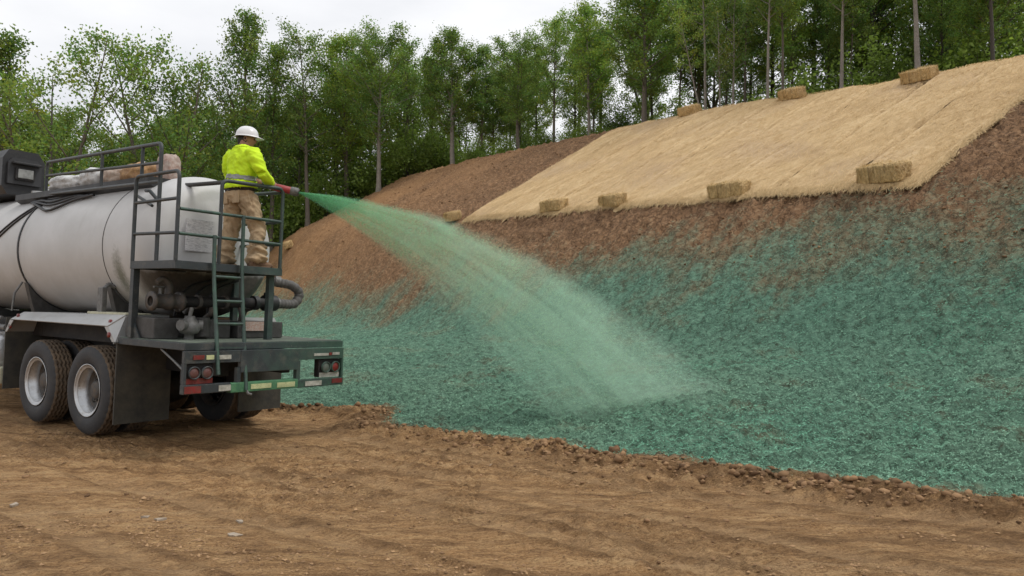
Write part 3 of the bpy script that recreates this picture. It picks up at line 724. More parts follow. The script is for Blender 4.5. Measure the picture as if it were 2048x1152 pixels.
# ------------------------------------------------------------------ truck   (local axes: w right, u forward, z up)
truck = empty('tanker_truck', mtx=TRUCK_M)
tag(truck, 'grey white tank truck with dark rear platform, ladder and railings on the dirt pad', 'truck')
TC, TZ, TRD = 1.05, 2.25, .88         # tank centre and radius
def tank():
    prof = []
    ur, uf = -.42, 7.2
    # dished rear head: shallow crown, generous knuckle
    for r in (0.001, .15, .3, .45, .55): prof.append((ur - .56 + .10 * (r / .6) ** 2, r))
    for i in range(11):
        a = math.pi / 2 * i / 10
        prof.append((ur - .46 * math.cos(a) ** 1.0, .60 + (TRD - .60) * math.sin(a) ** .8))
    for u in np.linspace(ur + .08, uf - .3, 28): prof.append((float(u), TRD))
    for i in range(1, 7):
        a = math.pi / 2 * i / 6
        prof.append((uf - .3 + .3 * math.sin(a), TRD - .25 * (1 - math.cos(a))))
    prof.append((uf + .1, .001))
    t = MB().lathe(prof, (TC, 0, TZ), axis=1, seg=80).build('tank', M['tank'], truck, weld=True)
    def band(u, w, h, mat, name, a0=0, a1=360):
        pr = [(u - w / 2, TRD - .002), (u - w / 2, TRD + h), (u + w / 2, TRD + h), (u + w / 2, TRD - .002)]
        MB().lathe(pr, (TC, 0, TZ), axis=1, seg=80, smooth=False).build(name, mat, t)
    band(2.46, .035, .012, M['black'], 'strap')
    band(.14, .012, .004, M['grime'], 'weld_seam')
    band(4.6, .035, .012, M['black'], 'strap')
    # saddles under the tank
    for u in (.2, 2.46, 4.6):
        pts = [(TC + .80 * math.cos(a), TZ + .895 * math.sin(a)) for a in np.linspace(R(205), R(335), 14)]
        poly = [(TC + .9 * math.cos(a), TZ + .9 * math.sin(a)) for a in np.linspace(R(212), R(328), 16)]
        poly += [(TC + .62, 1.25), (TC - .62, 1.25)]
        MB().prism(poly, 1, u - .05, u + .05).build('saddle', M['grime'], truck)
    MB().box((.16, .06, 1.38), (.22, .18, 1.72), .01).tube([(.2, .12, 1.7), (.26, .12, 1.76), (.33, .12, 1.73)], .025, 6).build('saddle_bracket', M['castgrey'], truck)
    MB().tube([(.24, 2.44, 1.78), (.15, 2.44, 1.62), (.13, 2.44, 1.38)], .014, 6).build('tie_rod', M['castgrey'], truck)
    # placard on the rear head
    m, nt, b, _ = nodes_of('weathered_placard')
    v = coord(nt, (3, 1, 30)); v2 = coord(nt)
    n1 = noise(nt, v, 6, 3, .6); n2 = noise(nt, v2, 40, 6, .8)
    c = ramp(nt, n1, [(.45, (.62, .62, .63)), (.56, (.34, .34, .36))]); c = mixc(nt, ramp(nt, n2, [(.45, (0, 0, 0)), (.6, (.85, .85, .85))]), c, (.60, .60, .60))
    nt.links.new(c, b.inputs['Base Color']); b.inputs['Roughness'].default_value = .6
    MB().box((.56, -.972, 2.17), (.90, -.955, 2.54)).build('placard', m, t)
tank()

# chassis
for w in (.58, 1.40): MB().box((w, -1.7, .78), (w + .12, 7.6, 1.06), .008).build('chassis_rail', M['chassis'], truck)
for u in (-1.5, -.5, .66, 2.2, 4.0, 6.0): MB().box((.70, u - .06, .82), (1.40, u + .06, 1.0)).build('cross_member', M['chassis'], truck)
MB().box((.30, 1.9, 1.06), (1.80, 7.4, 1.26), .01).box((.30, -.68, 1.06), (1.80, 1.9, 1.26), .01).build('sub_frame', M['chassis'], truck)
for u in (0, 1.32):
    MB().tube([(.25, u, .52), (1.95, u, .52)], .085, 12).lathe([(-.2, .05), (-.17, .17), (0, .22), (.17, .17), (.2, .05)], (1.05, u, .52), 0, 16).build('axle', M['chassis'], truck)
for w in (.62, 1.46):
    MB().prism([(-.25, .62), (1.57, .62), (1.2, .72), (.66, .80), (.12, .72)], 0, w - .05, w + .05).build('leaf_spring', M['chassis'], truck)

# wheels
def wheel_meshes():
    r0, wd = .52, .285
    # tyre profile across the width (0 outer face .. wd inner)
    prf = [(.03, .300), (.012, .33), (.0, .385), (.004, .44), (.018, .485), (.032, .505), (.040, .513)]
    tread = []
    gr = [.075, .118, .165, .208]
    for g in gr: tread += [(g - .014, r0), (g - .008, r0 - .013), (g + .008, r0 - .013), (g + .014, r0)]
    prf2 = prf + [(.05, r0 - .003)] + tread + [(wd - .05, r0 - .003)] + [(wd - a, r) for a, r in reversed(prf)]
    i0, i1 = len(prf), len(prf2) - len(prf)
    def fn(i, k, a, r):
        if i0 - 2 <= i < i1 + 2:
            if i0 < i < i1 - 1: a += .007 * (1 if (k // 2) % 2 else -1)
            sh = a < .062 or a > wd - .062
            if sh and k % 4 == 0: r -= .012
            if not sh and k % 8 == 0: r -= .005
        return a, r
    t = MB().lathe(prf2, (0, 0, 0), 0, 144, fn=fn)
    # sidewall ring ridges
    ty = t
    rim = MB().lathe([(.030, .262), (.022, .302), (.010, .306), (.012, .296), (.03, .284), (.075, .276), (.082, .262), (.16, .254)], (0, 0, 0), 0, 48)
    rim2 = MB().lathe([(.155, .26), (.26, .27), (.265, .30), (.275, .305)], (0, 0, 0), 0, 48)
    hub = MB().lathe([(.150, .2545), (.172, .235), (.182, .20), (.186, .15), (.188, .118), (.13, .112), (.10, .098), (.092, .07), (.09, .001)], (0, 0, 0), 0, 24)
    for k in range(10):
        a = 2 * math.pi * k / 10
        hub.tube([(.19, .145 * math.cos(a), .145 * math.sin(a)), (.145, .145 * math.cos(a), .145 * math.sin(a))], .014, 6)
    for k in range(8):
        a = 2 * math.pi * (k + .5) / 8
        rim2.lathe([(.168, .026), (.164, .026), (.164, .001)], (0, .208 * math.cos(a), .208 * math.sin(a)), 0, 10)
    return ty, rim, rim2, hub
ty, rm, rm2, hb = wheel_meshes()
def tyre_mesh():
    o = ty.build('tyre', M['rubber'], truck, weld=True); o.data.materials.append(M['tread'])
    for p in o.data.polygons:
        c = p.center; rr = math.hypot(c.y, c.z)
        p.material_index = 1 if rr > .498 else 0
    me = o.data; bpy.data.objects.remove(o); return me
def mesh_of(mb, name, mat):
    o = mb.build(name, mat, None, weld=True); me = o.data; bpy.data.objects.remove(o); return me
ME_ty, ME_rim, ME_rim2, ME_hub = tyre_mesh(), mesh_of(rm, 'rim', M['alu']), mesh_of(rm2, 'inner_rim', M['hub']), mesh_of(hb, 'hub', M['hub'])
def wheel(w, u, side, outer=True):
    r = empty('wheel'); r.parent = truck; r.location = (w, u, .52); r.rotation_euler = (random.random() * 6.28, 0, 0 if side < 0 else math.pi)
    t = link('tyre', ME_ty, None, r)
    if outer: link('rim', ME_rim, None, r); link('hub', ME_hub, None, r)
    link('inner_rim', ME_rim2, None, r)
for u in (0, 1.32):
    wheel(0.0, u, -1); wheel(.33, u, -1, False)
    wheel(2.20, u, 1); wheel(1.87, u, 1, False)
wheel(0.05, 6.2, -1); wheel(2.15, 6.2, 1)

# aluminium fender, left and right
def fender(w0, w1, left):
    s = 1 if left else -1
    mb = MB()
    top = [(2.16, 1.12), (2.06, 1.36), (-.66, 1.395), (-.76, 1.11)]
    # outer skin: sloping upper face, then turned down ends
    wo = w0
    def P(w, u, z): return (w, u, z)
    mb.add([P(wo, 2.03, 1.27), P(wo, -.50, 1.275), P(wo + s * .14, -.60, 1.40), P(wo + s * .14, 2.0, 1.365)], [(0, 1, 2, 3)])
    mb.add([P(wo + s * .14, -.60, 1.40), P(wo + s * .14, 2.0, 1.365), P(w1, 2.0, 1.37), P(w1, -.60, 1.405)], [(0, 1, 2, 3)])
    mb.add([P(wo, 2.03, 1.27), P(wo, 1.93, 1.265), P(wo, 2.11, 1.11), P(wo, 2.16, 1.11)], [(0, 1, 2, 3)])
    mb.add([P(wo, -.50, 1.275), P(wo, -.42, 1.272), P(wo, -.60, 1.11), P(wo, -.67, 1.11)], [(0, 1, 2, 3)])
    mb.add([P(wo, -.50, 1.275), P(wo, -.67, 1.11), P(w1, -.67, 1.11), P(w1, -.60, 1.405), P(wo + s * .14, -.60, 1.40)], [(0, 1, 2, 3, 4)])
    mb.add([P(wo, 2.03, 1.27), P(wo, 2.16, 1.11), P(w1, 2.16, 1.11), P(w1, 2.0, 1.37), P(wo + s * .14, 2.0, 1.365)], [(0, 1, 2, 3, 4)])
    o = mb.build('fender', M['alu_grey'], truck)
    sol = o.modifiers.new('s', 'SOLIDIFY'); sol.thickness = .012; sol.offset = -s
    for (w, u, z) in ((wo + s * .05, 1.93, 1.325), (wo + s * .05, -.46, 1.328)):
        MB().lathe([(0, .001), (-.0, .026), (.02, .028)], (w - s * .018, u, z), 0, 14).build('marker_lamp', M['red'], o)
    for (w, u, z) in ((wo, 2.05, 1.185), (wo, -.535, 1.185)):
        MB().lathe([(0, .001), (0, .030), (.02, .032)], (w - s * .012, u, z), 0, 14).build('marker_lamp', M['red'], o)
fender(-.03, .62, True); fender(2.23, 1.5, False)
MB().box((.0, -.66, .20), (.64, -.64, 1.12)).build('mud_flap', M['flap'], truck)
MB().box((1.56, -.67, .20), (2.20, -.65, 1.12)).build('mud_flap', M['flap'], truck)
MB().box((-.02, 2.2, .35), (.62, 2.22, 1.30)).build('mud_flap', M['flap'], truck)
for w in (-.04, 1.54): MB().tube([(w, -.657, 1.10), (w + .70, -.657, 1.10)], .014, 6).build('flap_hanger', M['castgrey'], truck)
MB().box((.12, -.58, 1.395), (.42, .32, 1.43), .01).build('board', M['cream'], truck)
# fuel tank and steps seen ahead of the wheels
MB().lathe([(2.6, .001), (2.6, .26), (2.64, .30), (3.9, .30), (3.94, .26), (3.94, .001)], (.26, 0, .78), 1, 32).build('fuel_tank', M['alu'], truck)
MB().box((.0, 2.36, .40), (.5, 2.56, .62), .02).build('battery_box', M['cream'], truck)
MB().tube([(.10, 2.5, 1.15), (.10, 4.4, 1.2)], .04, 8).tube([(.08, 2.6, 1.28), (.1, 5, 1.3)], .025, 8).build('air_pipe', M['castgrey'], truck)
# simple day cab far ahead of the tank
cab = MB().prism([(7.5, .7), (9.6, .7), (9.6, 1.55), (9.15, 2.75), (7.5, 2.85)], 0, .02, 2.18).build('cab', M['alu_grey'], truck)
for w in (.012, 2.182): MB().box((w - .006, 8.2, 1.7), (w + .006, 9.05, 2.5)).build('cab_window', M['black'], cab)

# rear deck with bumper frame
DECK_W = 2.08
deck = MB().box((-.0, -1.98, 1.09), (DECK_W, -.68, 1.165), .006).build('deck', M['steel'], truck)
MB().box((.02, -1.96, 1.166), (DECK_W - .02, -.70, 1.172)).build('deck_plate', paint('dusty_deck_plate', (.09, .10, .085), .85, 0, .4, 5, (.20, .26, .19), .5, .6, 25), deck)
bump_root = MB().box((-.02, -2.02, .96), (.62, -1.97, 1.085), .005).box((.62, -2.025, .845), (1.385, -1.97, 1.085), .005).box((1.385, -2.02, .955), (DECK_W - .02, -1.97, 1.085), .005)\
    .box((-.02, -2.02, .74), (.005, -1.97, .96)).box((.585, -2.018, .74), (.63, -1.97, .90)).box((1.36, -2.022, .70), (1.41, -1.965, .95)).box((2.035, -2.02, .72), (DECK_W - .02, -1.97, .955)).build('rear_panel', M['steel'], truck)
bmp = MB().box((-.025, -2.035, .655), (.50, -1.965, .748), .006).build('bumper', M['steel'], truck)
MB().box((1.372, -2.03, .635), (DECK_W - .02, -1.965, .725), .006).build('bumper_end', M['steel_green'], bmp)
MB().box((.50, -2.045, .64), (1.37, -1.962, .742), .008).build('bumper_middle', M['greenbar'], bmp)
def tape(w0, w1, z0, z1, mat, y=-2.041, par=bmp): MB().box((w0, y - .003, z0), (w1, y + .004, z1)).build('reflective_tape', mat, par)
tape(-.02, .16, .664, .735, M['redtape']); tape(.36, .50, .668, .728, M['whitetape'])
tape(.74, 1.0, .665, .718, M['yellowtape'], -2.049); tape(1.08, 1.32, .66, .715, M['yellowtape'], -2.049)
tape(1.48, 1.72, .65, .705, M['whitetape'], -2.035); tape(1.88, 2.04, .662, .715, M['redtape'], -2.035)
for a in ((.07, .19, 1.0, 1.045, 'redtape'), (.215, .30, .998, 1.043, 'yellowtape'), (.345, .50, .995, 1.04, 'whitetape'), (1.60, 1.82, .995, 1.025, 'whitetape'), (1.83, 1.87, .998, 1.03, 'redtape'), (1.88, 1.99, 1.0, 1.032, 'whitetape')):
    tape(*a[:4], M[a[4]], -2.026, bump_root)
def lampbox(w0, w1, z0, z1, cs, mats, strip):
    b = MB().box((w0, -1.985, z0), (w1, -1.90, z1), .01).build('lamp_box', M['chassis'], truck)
    for (w, z), mt in zip(cs, mats):
        MB().lathe([(-2.02, .001), (-2.018, .04), (-2.008, .054)], (w, 0, z), 1, 24).build('lamp_lens', M[mt], b)
        MB().lathe([(-2.0, .066), (-2.024, .066), (-2.026, .056), (-2.006, .054)], (w, 0, z), 1, 24).build('lamp_ring', M['steel'], b)
    MB().box((w0 + .01, -1.995, z0), (w1 - .01, -1.984, z0 + .055)).build('reflector_strip', M[strip], b)
lampbox(.01, .325, .752, .955, ((.095, .865), (.24, .862)), ('lens', 'lens'), 'redtape')
lampbox(1.71, 2.03, .735, .95, ((1.80, .855), (1.945, .855)), ('lensg', 'red'), 'whitetape')
MB().tube([(.03, -1.5, 1.08), (.02, -1.75, .98), (.0, -1.96, .90)], .012, 6).build('lamp_cable', M['castgrey'], truck)
MB().tube([(.7, -2.03, .655), (.7, -2.06, .62), (.74, -2.06, .61)], .016, 6).build('tow_eye', M['castgrey'], truck)

# platform
PZ = 2.005
pf = MB().box((-.01, -1.75, PZ - .085), (1.31, -1.715, PZ), .003).box((-.01, -.90, PZ - .085), (1.31, -.865, PZ), .003)\
    .box((-.01, -1.715, PZ - .085), (.03, -.90, PZ), .003).box((1.27, -1.715, PZ - .085), (1.31, -.90, PZ), .003).build('platform_frame', M['steel'], truck)
MB().box((.03, -1.715, PZ - .03), (1.27, -.90, PZ - .012)).build('platform_floor', M['steel'], pf)
for w in np.arange(.15, 1.25, .18): MB().box((w - .015, -1.714, PZ - .075), (w + .015, -.901, PZ - .0305)).build('floor_bearer', M['steel'], pf)
for (w, u) in ((.03, -.905), (1.27, -.905), (1.26, -1.60)):
    MB().box((w - .035, u - .035, 1.17), (w + .035, u + .035, PZ - .087), .004).build('platform_post', M['steel'], truck)
for (w, u) in ((.03, -.905), (1.27, -.905)):
    MB().prism([(u - .04, 1.172), (u - .17, 1.172), (u - .04, 1.33)], 0, w - .01, w + .01).build('gusset', M['steel'], truck)
rr = .021
def rail(name, pts, r=rr, mat='steel', rad=.07): return MB().tube(rpath(pts, rad), r, 10).build(name, M[mat], truck)
rail('guard_rail', [(.0, -.89, PZ), (.0, -.89, 2.93), (.0, -1.735, 2.93), (.0, -1.735, PZ)])
rail('guard_rail', [(.0, -.89, 2.64), (.0, -1.735, 2.645)], .018)
rail('guard_rail', [(.0, -.89, 2.30), (.0, -1.735, 2.29)], .018)
rail('guard_rail', [(.02, -1.735, 2.54), (1.27, -1.735, 2.55)], .018, 'steel_green')
rail('guard_rail', [(.02, -1.735, 2.285), (1.27, -1.735, 2.285)], .018, 'steel_green')
rail('guard_rail', [(.49, -1.735, PZ), (.49, -1.735, 2.91), (1.285, -1.735, 2.94), (1.285, -1.735, PZ)])
rail('guard_rail', [(1.285, -1.70, 2.90), (1.285, -.90, 2.92), (1.285, -.90, PZ)], .021)
rail('guard_rail', [(1.285, -1.70, 2.55), (1.285, -.90, 2.55)], .018)
rail('guard_rail', [(1.285, -1.70, 2.285), (1.285, -.90, 2.285)], .018)
# ladder in front of the deck edge
for w, top in ((.335, 2.30), (.675, 2.55)):
    MB().tube(rpath([(w + .07, -1.775, top), (w + .06, -1.80, 1.9), (w - .0, -2.06, .66 if w > .5 else .84)], .2), .021, 8).build('ladder_rail', M['steel_green'], truck)
for z in (1.86, 1.60, 1.36, 1.11):
    k = (1.9 - z) / 1.24
    u = -1.80 - .26 * max(k, 0); dw = .06 * (1 - max(k, 0))
    MB().tube([(.335 + dw, u, z), (.675 + dw, u, z)], .016, 8).build('ladder_rung', M['steel_green'], truck)
# walkway and rail along the tank top
wa = Vector((.06, -1.26, 0)); wb = Vector((.46, 2.42, 0))
def wl(t, z): p = wa.lerp(wb, t); return (p.x, p.y, z)
zt = lambda t: 3.275 + .20 * t
rail('walkway_rail', [wl(0, PZ), wl(0, zt(0)), wl(1, zt(1)), wl(1, 2.98)], .022)
rail('walkway_rail', [wl(0, zt(0) - .21), wl(1, zt(1) - .19)], .018)
rail('walkway_rail', [wl(.0, 2.86), wl(.5, 2.94), wl(1, 3.02)], .020)
for t in (.13, .45): MB().tube([wl(t, zt(t)), wl(t, 2.92 + .1 * t)], .02, 8).build('rail_post', M['steel'], truck)
MB().prism([(.42, 2.98), (.50, 2.93), (1.62, 2.93), (1.62, 3.06), (.42, 3.06)], 1, -.35, 3.3).build('walkway', M['black'], truck)
for k in range(5):
    mb = MB()
    w = .27 + .035 * k; zz = TZ + math.sqrt(max(.0, .9 ** 2 - (TC - w) ** 2)) + .03
    zf = lambda w_: TZ + math.sqrt(max(.0, .9 ** 2 - (TC - w_) ** 2)) + .02
    mb.tube(rpath([(w_, u_, zf(w_)) for w_, u_ in ((.42, .95 + .12 * k), (w + .12, 1.35 + .07 * k), (w + .03 * (k % 3), 1.9 + .05 * k), (w + .10, 2.45 + .04 * k), (.42, 2.75))], .2, 3), .018, 6)
    mb.build('stowed_hose', M['black'], truck)
for dw in (0, .14):
    pts = []
    for i in range(12):
        a = R(132 + 5.5 * i); u = 2.3 + dw + .09 * i * (1 + .05 * i)
        pts.append((TC + (TRD + .012) * math.cos(a), u, TZ + (TRD + .012) * math.sin(a)))
    MB().tube(pts, .012, 6).build('cable', M['black'], truck)
# bent bracket arms behind the platform rail
MB().tube([(.35, -.45, 2.86), (.30, -.62, 2.84), (.45, -.75, 2.62)], .022, 6).tube([(.30, -.35, 2.80), (.22, -.80, 2.66), (.2, -.87, 2.64)], .018, 6).build('bracket_arm', M['steel'], truck)
# engine housing on the front of the tank, with a lamp
eh = MB().prism([(.38, 3.24), (.38, 3.66), (.46, 3.80), (.86, 3.80), (.96, 3.66), (.96, 3.24), (.88, 3.12), (.46, 3.12)], 1, 3.72, 5.3).build('engine_housing', M['black'], truck)
MB().prism([(.44, 3.28), (.44, 3.60), (.50, 3.67), (.84, 3.67), (.90, 3.60), (.90, 3.28)], 1, 3.67, 3.717).build('housing_panel', paint('panel_grey', (.03, .031, .034), .55), eh)
MB().box((.53, 3.63, 3.34), (.80, 3.672, 3.54), .02).build('work_lamp', M['chassis'], eh)
MB().box((.56, 3.618, 3.37), (.77, 3.634, 3.51), .012).build('lamp_glass', paint('grey_glass', (.25, .26, .25), .15, 0, .5, 8), eh)
MB().box((.48, 3.58, 3.575), (.87, 3.672, 3.61), .01).build('visor', M['black'], eh)
MB().lathe([(0, .16), (.06, .16), (.08, .12), (.2, .11)], (.80, 3.45, 2.98), 2, 20).build('filler_neck', M['alu_grey'], truck)

# pump manifold behind the platform
MB().tube([(.10, -1.2, 1.575), (1.66, -1.2, 1.60)], .062, 14).build('manifold_pipe', M['chassis'], truck)
MB().lathe([(.05, .055), (.05, .105), (.085, .105), (.09, .075), (.20, .08), (.24, .098), (.27, .098), (.28, .085), (.36, .085), (.36, .112), (.40, .112), (.40, .06)], (0, -1.2, 1.578), 0, 18).build('valve_body', M['hub'], truck)
for k in range(6): MB().tube([(.355, -1.2 + .098 * math.cos(k * 1.047), 1.578 + .098 * math.sin(k * 1.047)), (.41, -1.2 + .098 * math.cos(k * 1.047), 1.578 + .098 * math.sin(k * 1.047))], .012, 6).build('flange_bolt', M['castgrey'], truck)
MB().tube([(.16, -1.2, 1.64), (.16, -1.2, 1.72)], .018, 6).tube([(.06, -1.24, 1.73), (.28, -1.17, 1.74)], .013, 6).build('valve_handle', M['castgrey'], truck)
MB().tube([(.58, -1.2, 1.585), (.62, -1.2, 1.585)], .08, 14).build('pipe_flange', M['hub'], truck)
MB().tube([(.92, -1.2, 1.59), (.96, -1.2, 1.59)], .08, 14).build('pipe_flange', M['hub'], truck)
MB().tube(rpath([(.78, -1.2, 1.54), (.78, -1.2, 1.46), (.80, -1.05, 1.40)], .05), .032, 8).build('branch_pipe', M['hub'], truck)
MB().tube(rpath([(1.15, -1.2, 1.54), (1.16, -1.22, 1.45), (1.2, -1.15, 1.37)], .05), .03, 8).build('branch_pipe', M['hub'], truck)
for k in range(3): MB().tube(rpath([(.45 + .2 * k, -1.0, 1.42), (.42 + .2 * k, -1.1, 1.62 + .04 * k), (.62 + .2 * k, -1.02, 1.78), (.95 + .15 * k, -1.0, 1.86)], .1), .014, 6).build('hydraulic_line', M['black'], truck)
MB().tube(rpath([(.25, -1.2, 1.64), (.26, -1.2, 1.76), (.18, -1.2, 1.83), (.11, -1.2, 1.78)], .06), [.042, .042, .042, .04, .04, .04, .04, .036, .036, .036, .03, .03], 10, ).build('valve_elbow', M['hub'], truck)
MB().tube([(1.32, -1.2, 1.595), (1.38, -1.2, 1.596)], .088, 14).tube([(1.48, -1.2, 1.598), (1.64, -1.2, 1.60)], .10, 14).tube([(1.54, -1.2, 1.70), (1.54, -1.2, 1.60)], .03, 8).box((1.50, -1.24, 1.68), (1.60, -1.16, 1.73), .008).build('pipe_coupling', M['black'], truck)
def hose_pts():
    P = rpath([(1.62, -1.2, 1.60), (1.95, -1.2, 1.59), (2.03, -1.2, 1.74), (1.90, -1.2, 1.84), (1.62, -1.05, 1.88)], .16, 8)
    out = []
    for a, b in zip(P, P[1:]):
        n = max(1, int((b - a).length / .012))
        out += [a.lerp(b, i / n) for i in range(n)]
    return out + [P[-1]]
hp = hose_pts()
MB().tube(hp, [.058 + .004 * math.sin(i * 1.6) for i in range(len(hp))], 12).build('flex_hose', M['hose'], truck)
MB().tube([(1.66, -1.19, 1.60), (1.70, -1.2, 1.60)], .07, 12).build('hose_clamp', M['castgrey'], truck)
MB().tube([(1.76, -1.13, 1.87), (1.70, -1.1, 1.88)], .068, 12).build('hose_clamp', M['castgrey'], truck)
MB().box((-.12 + .17, -1.30, 1.174), (.33, -.72, 1.40), .012).build('tool_box', M['grime'], truck)
MB().box((.52, -1.28, 1.174), (.98, -.75, 1.39), .012).tube([(.60, -1.30, 1.20), (.60, -1.30, 1.41)], .085, 14).build('pump_housing', M['grime'], truck)
MB().lathe([(1.17, .05), (1.23, .05), (1.24, .09), (1.27, .11), (1.33, .12), (1.37, .09), (1.40, .06), (1.43, .05), (1.43, .001)], (.38, -1.42, 0), 2, 16).tube([(.38, -1.42, 1.42), (.40, -1.42, 1.52)], .022, 8).tube([(.30, -1.46, 1.33), (.24, -1.48, 1.33)], .06, 10).tube([(.46, -1.46, 1.33), (.50, -1.48, 1.33)], .06, 10).build('pump_valve', M['castgrey'], truck)
MB().box((1.05, -1.32, 1.174), (1.68, -.78, 1.37), .012).build('hydraulic_box', M['grime'], truck)
m, nt, b, _ = nodes_of('worn_plate'); v = coord(nt, (1, 1, 2)); n1 = noise(nt, v, 26, 5, .8)
nt.links.new(ramp(nt, n1, [(.42, (.50, .47, .42)), (.52, (.42, .22, .17)), (.62, (.50, .48, .43))]), b.inputs['Base Color'])
MB().box((1.10, -1.338, 1.262), (1.42, -1.324, 1.372)).build('licence_plate', m, truck)
MB().box((1.70, -1.10, 1.174), (1.86, -.80, 1.34), .01).build('green_bracket', M['greenbar'], truck)
MB().tube([(.75, -.70, 1.45), (.78, -.78, 1.55), (.74, -.85, 1.63)], .03, 8).tube([(1.45, -.80, 1.38), (1.44, -.9, 1.50), (1.46, -1.1, 1.56)], .03, 8).build('drain_pipe', M['castgrey'], truck)
mb = MB().prism([(1.25, 1.60), (1.62, 1.60), (1.58, 1.95)], 1, -.72, -.70)
mb.build('head_bracket', M['alu_grey'], truck)

# ------------------------------------------------------------------ sacks and the pipe on the tank
def sack(loc, size, mat, label, yaw=0, upright=False, seed=0, group=None, cat='sack'):
    bm = bmesh.new(); bmesh.ops.create_cube(bm, size=2); bmesh.ops.subdivide_edges(bm, edges=bm.edges[:], cuts=9, use_grid_fill=True)
    P = np.array([v.co[:] for v in bm.verts])
    k = (np.abs(P) ** 4).sum(1) ** (-.25); P = P * np.minimum(k, 1)[:, None]
    P[:, 2] *= 1 - .25 * np.abs(P[:, 0]) ** 3
    P += .10 * np.stack([fbm(P[:, 1] * 2 + seed, P[:, 2] * 2, 3, 3), fbm(P[:, 0] * 2 + seed, P[:, 2] * 2, 3, 4), fbm(P[:, 0] * 2.5, P[:, 1] * 2.5 + seed, 3, 5)], -1)
    P += .05 * np.stack([fbm(P[:, 1] * 7 + seed, P[:, 2] * 7, 2, 6), fbm(P[:, 0] * 7 + seed, P[:, 2] * 7, 2, 7), fbm(P[:, 0] * 7, P[:, 1] * 7 + seed, 2, 8)], -1)
    P = P * np.array(size) / 2; P[:, 2] -= P[:, 2].min()
    for v, p in zip(bm.verts, P): v.co = p
    me = bpy.data.meshes.new('sack'); bm.to_mesh(me); bm.free()
    for p_ in me.polygons: p_.use_smooth = True
    o = link('sack', me, mat); o.matrix_world = Matrix.Translation(tw(*loc)) @ TRUCK_M.to_3x3().to_4x4() @ Matrix.Rotation(yaw, 4, 'Z')
    tag(o, label, cat, group); return o
m_ws = paint('white_plastic_sack', (.62, .63, .63), .55, 0, .3, 9, (.28, .25, .21), .4, .6, 14)
m_ts = paint('tan_printed_sack', (.50, .31, .14), .7, 0, .45, 9, (.22, .10, .05), .6, .9, 16)
m_rs = paint('red_white_sack', (.50, .44, .39), .7, 0, .45, 8, (.24, .10, .065), .75, .9, 16)
sack((.80, 2.30, 3.06), (.45, .75, .26), m_ws, 'leftmost crumpled white sack on the tank walkway', .2, seed=1, group='sacks on the tank walkway')
sack((.82, 1.62, 3.06), (.45, .65, .30), m_ws, 'white sack between two others on the tank walkway', -.2, seed=2, group='sacks on the tank walkway')
sack((.95, 2.9, 3.06), (.45, .5, .20), m_ws, 'low white sack beside the black engine housing', -.1, seed=7, group='sacks on the tank walkway')
sack((.84, 1.05, 3.06), (.42, .55, .27), paint('rust_white_sack', (.44, .36, .29), .7, 0, .4, 8, (.28, .14, .08), .4, .5, 14), 'white and rust coloured sack beside the tan sack', .1, seed=3, group='sacks on the tank walkway')
sack((.86, .58, 3.06), (.45, .62, .29), m_ts, 'tan sack lying on the tank walkway behind the rail', -.1, seed=4, group='sacks on the tank walkway')
sack((.92, .10, 3.06), (.22, .26, .38), m_rs, 'upright red and white sack at the rear of the tank walkway', .3, seed=5, group='sacks on the tank walkway')

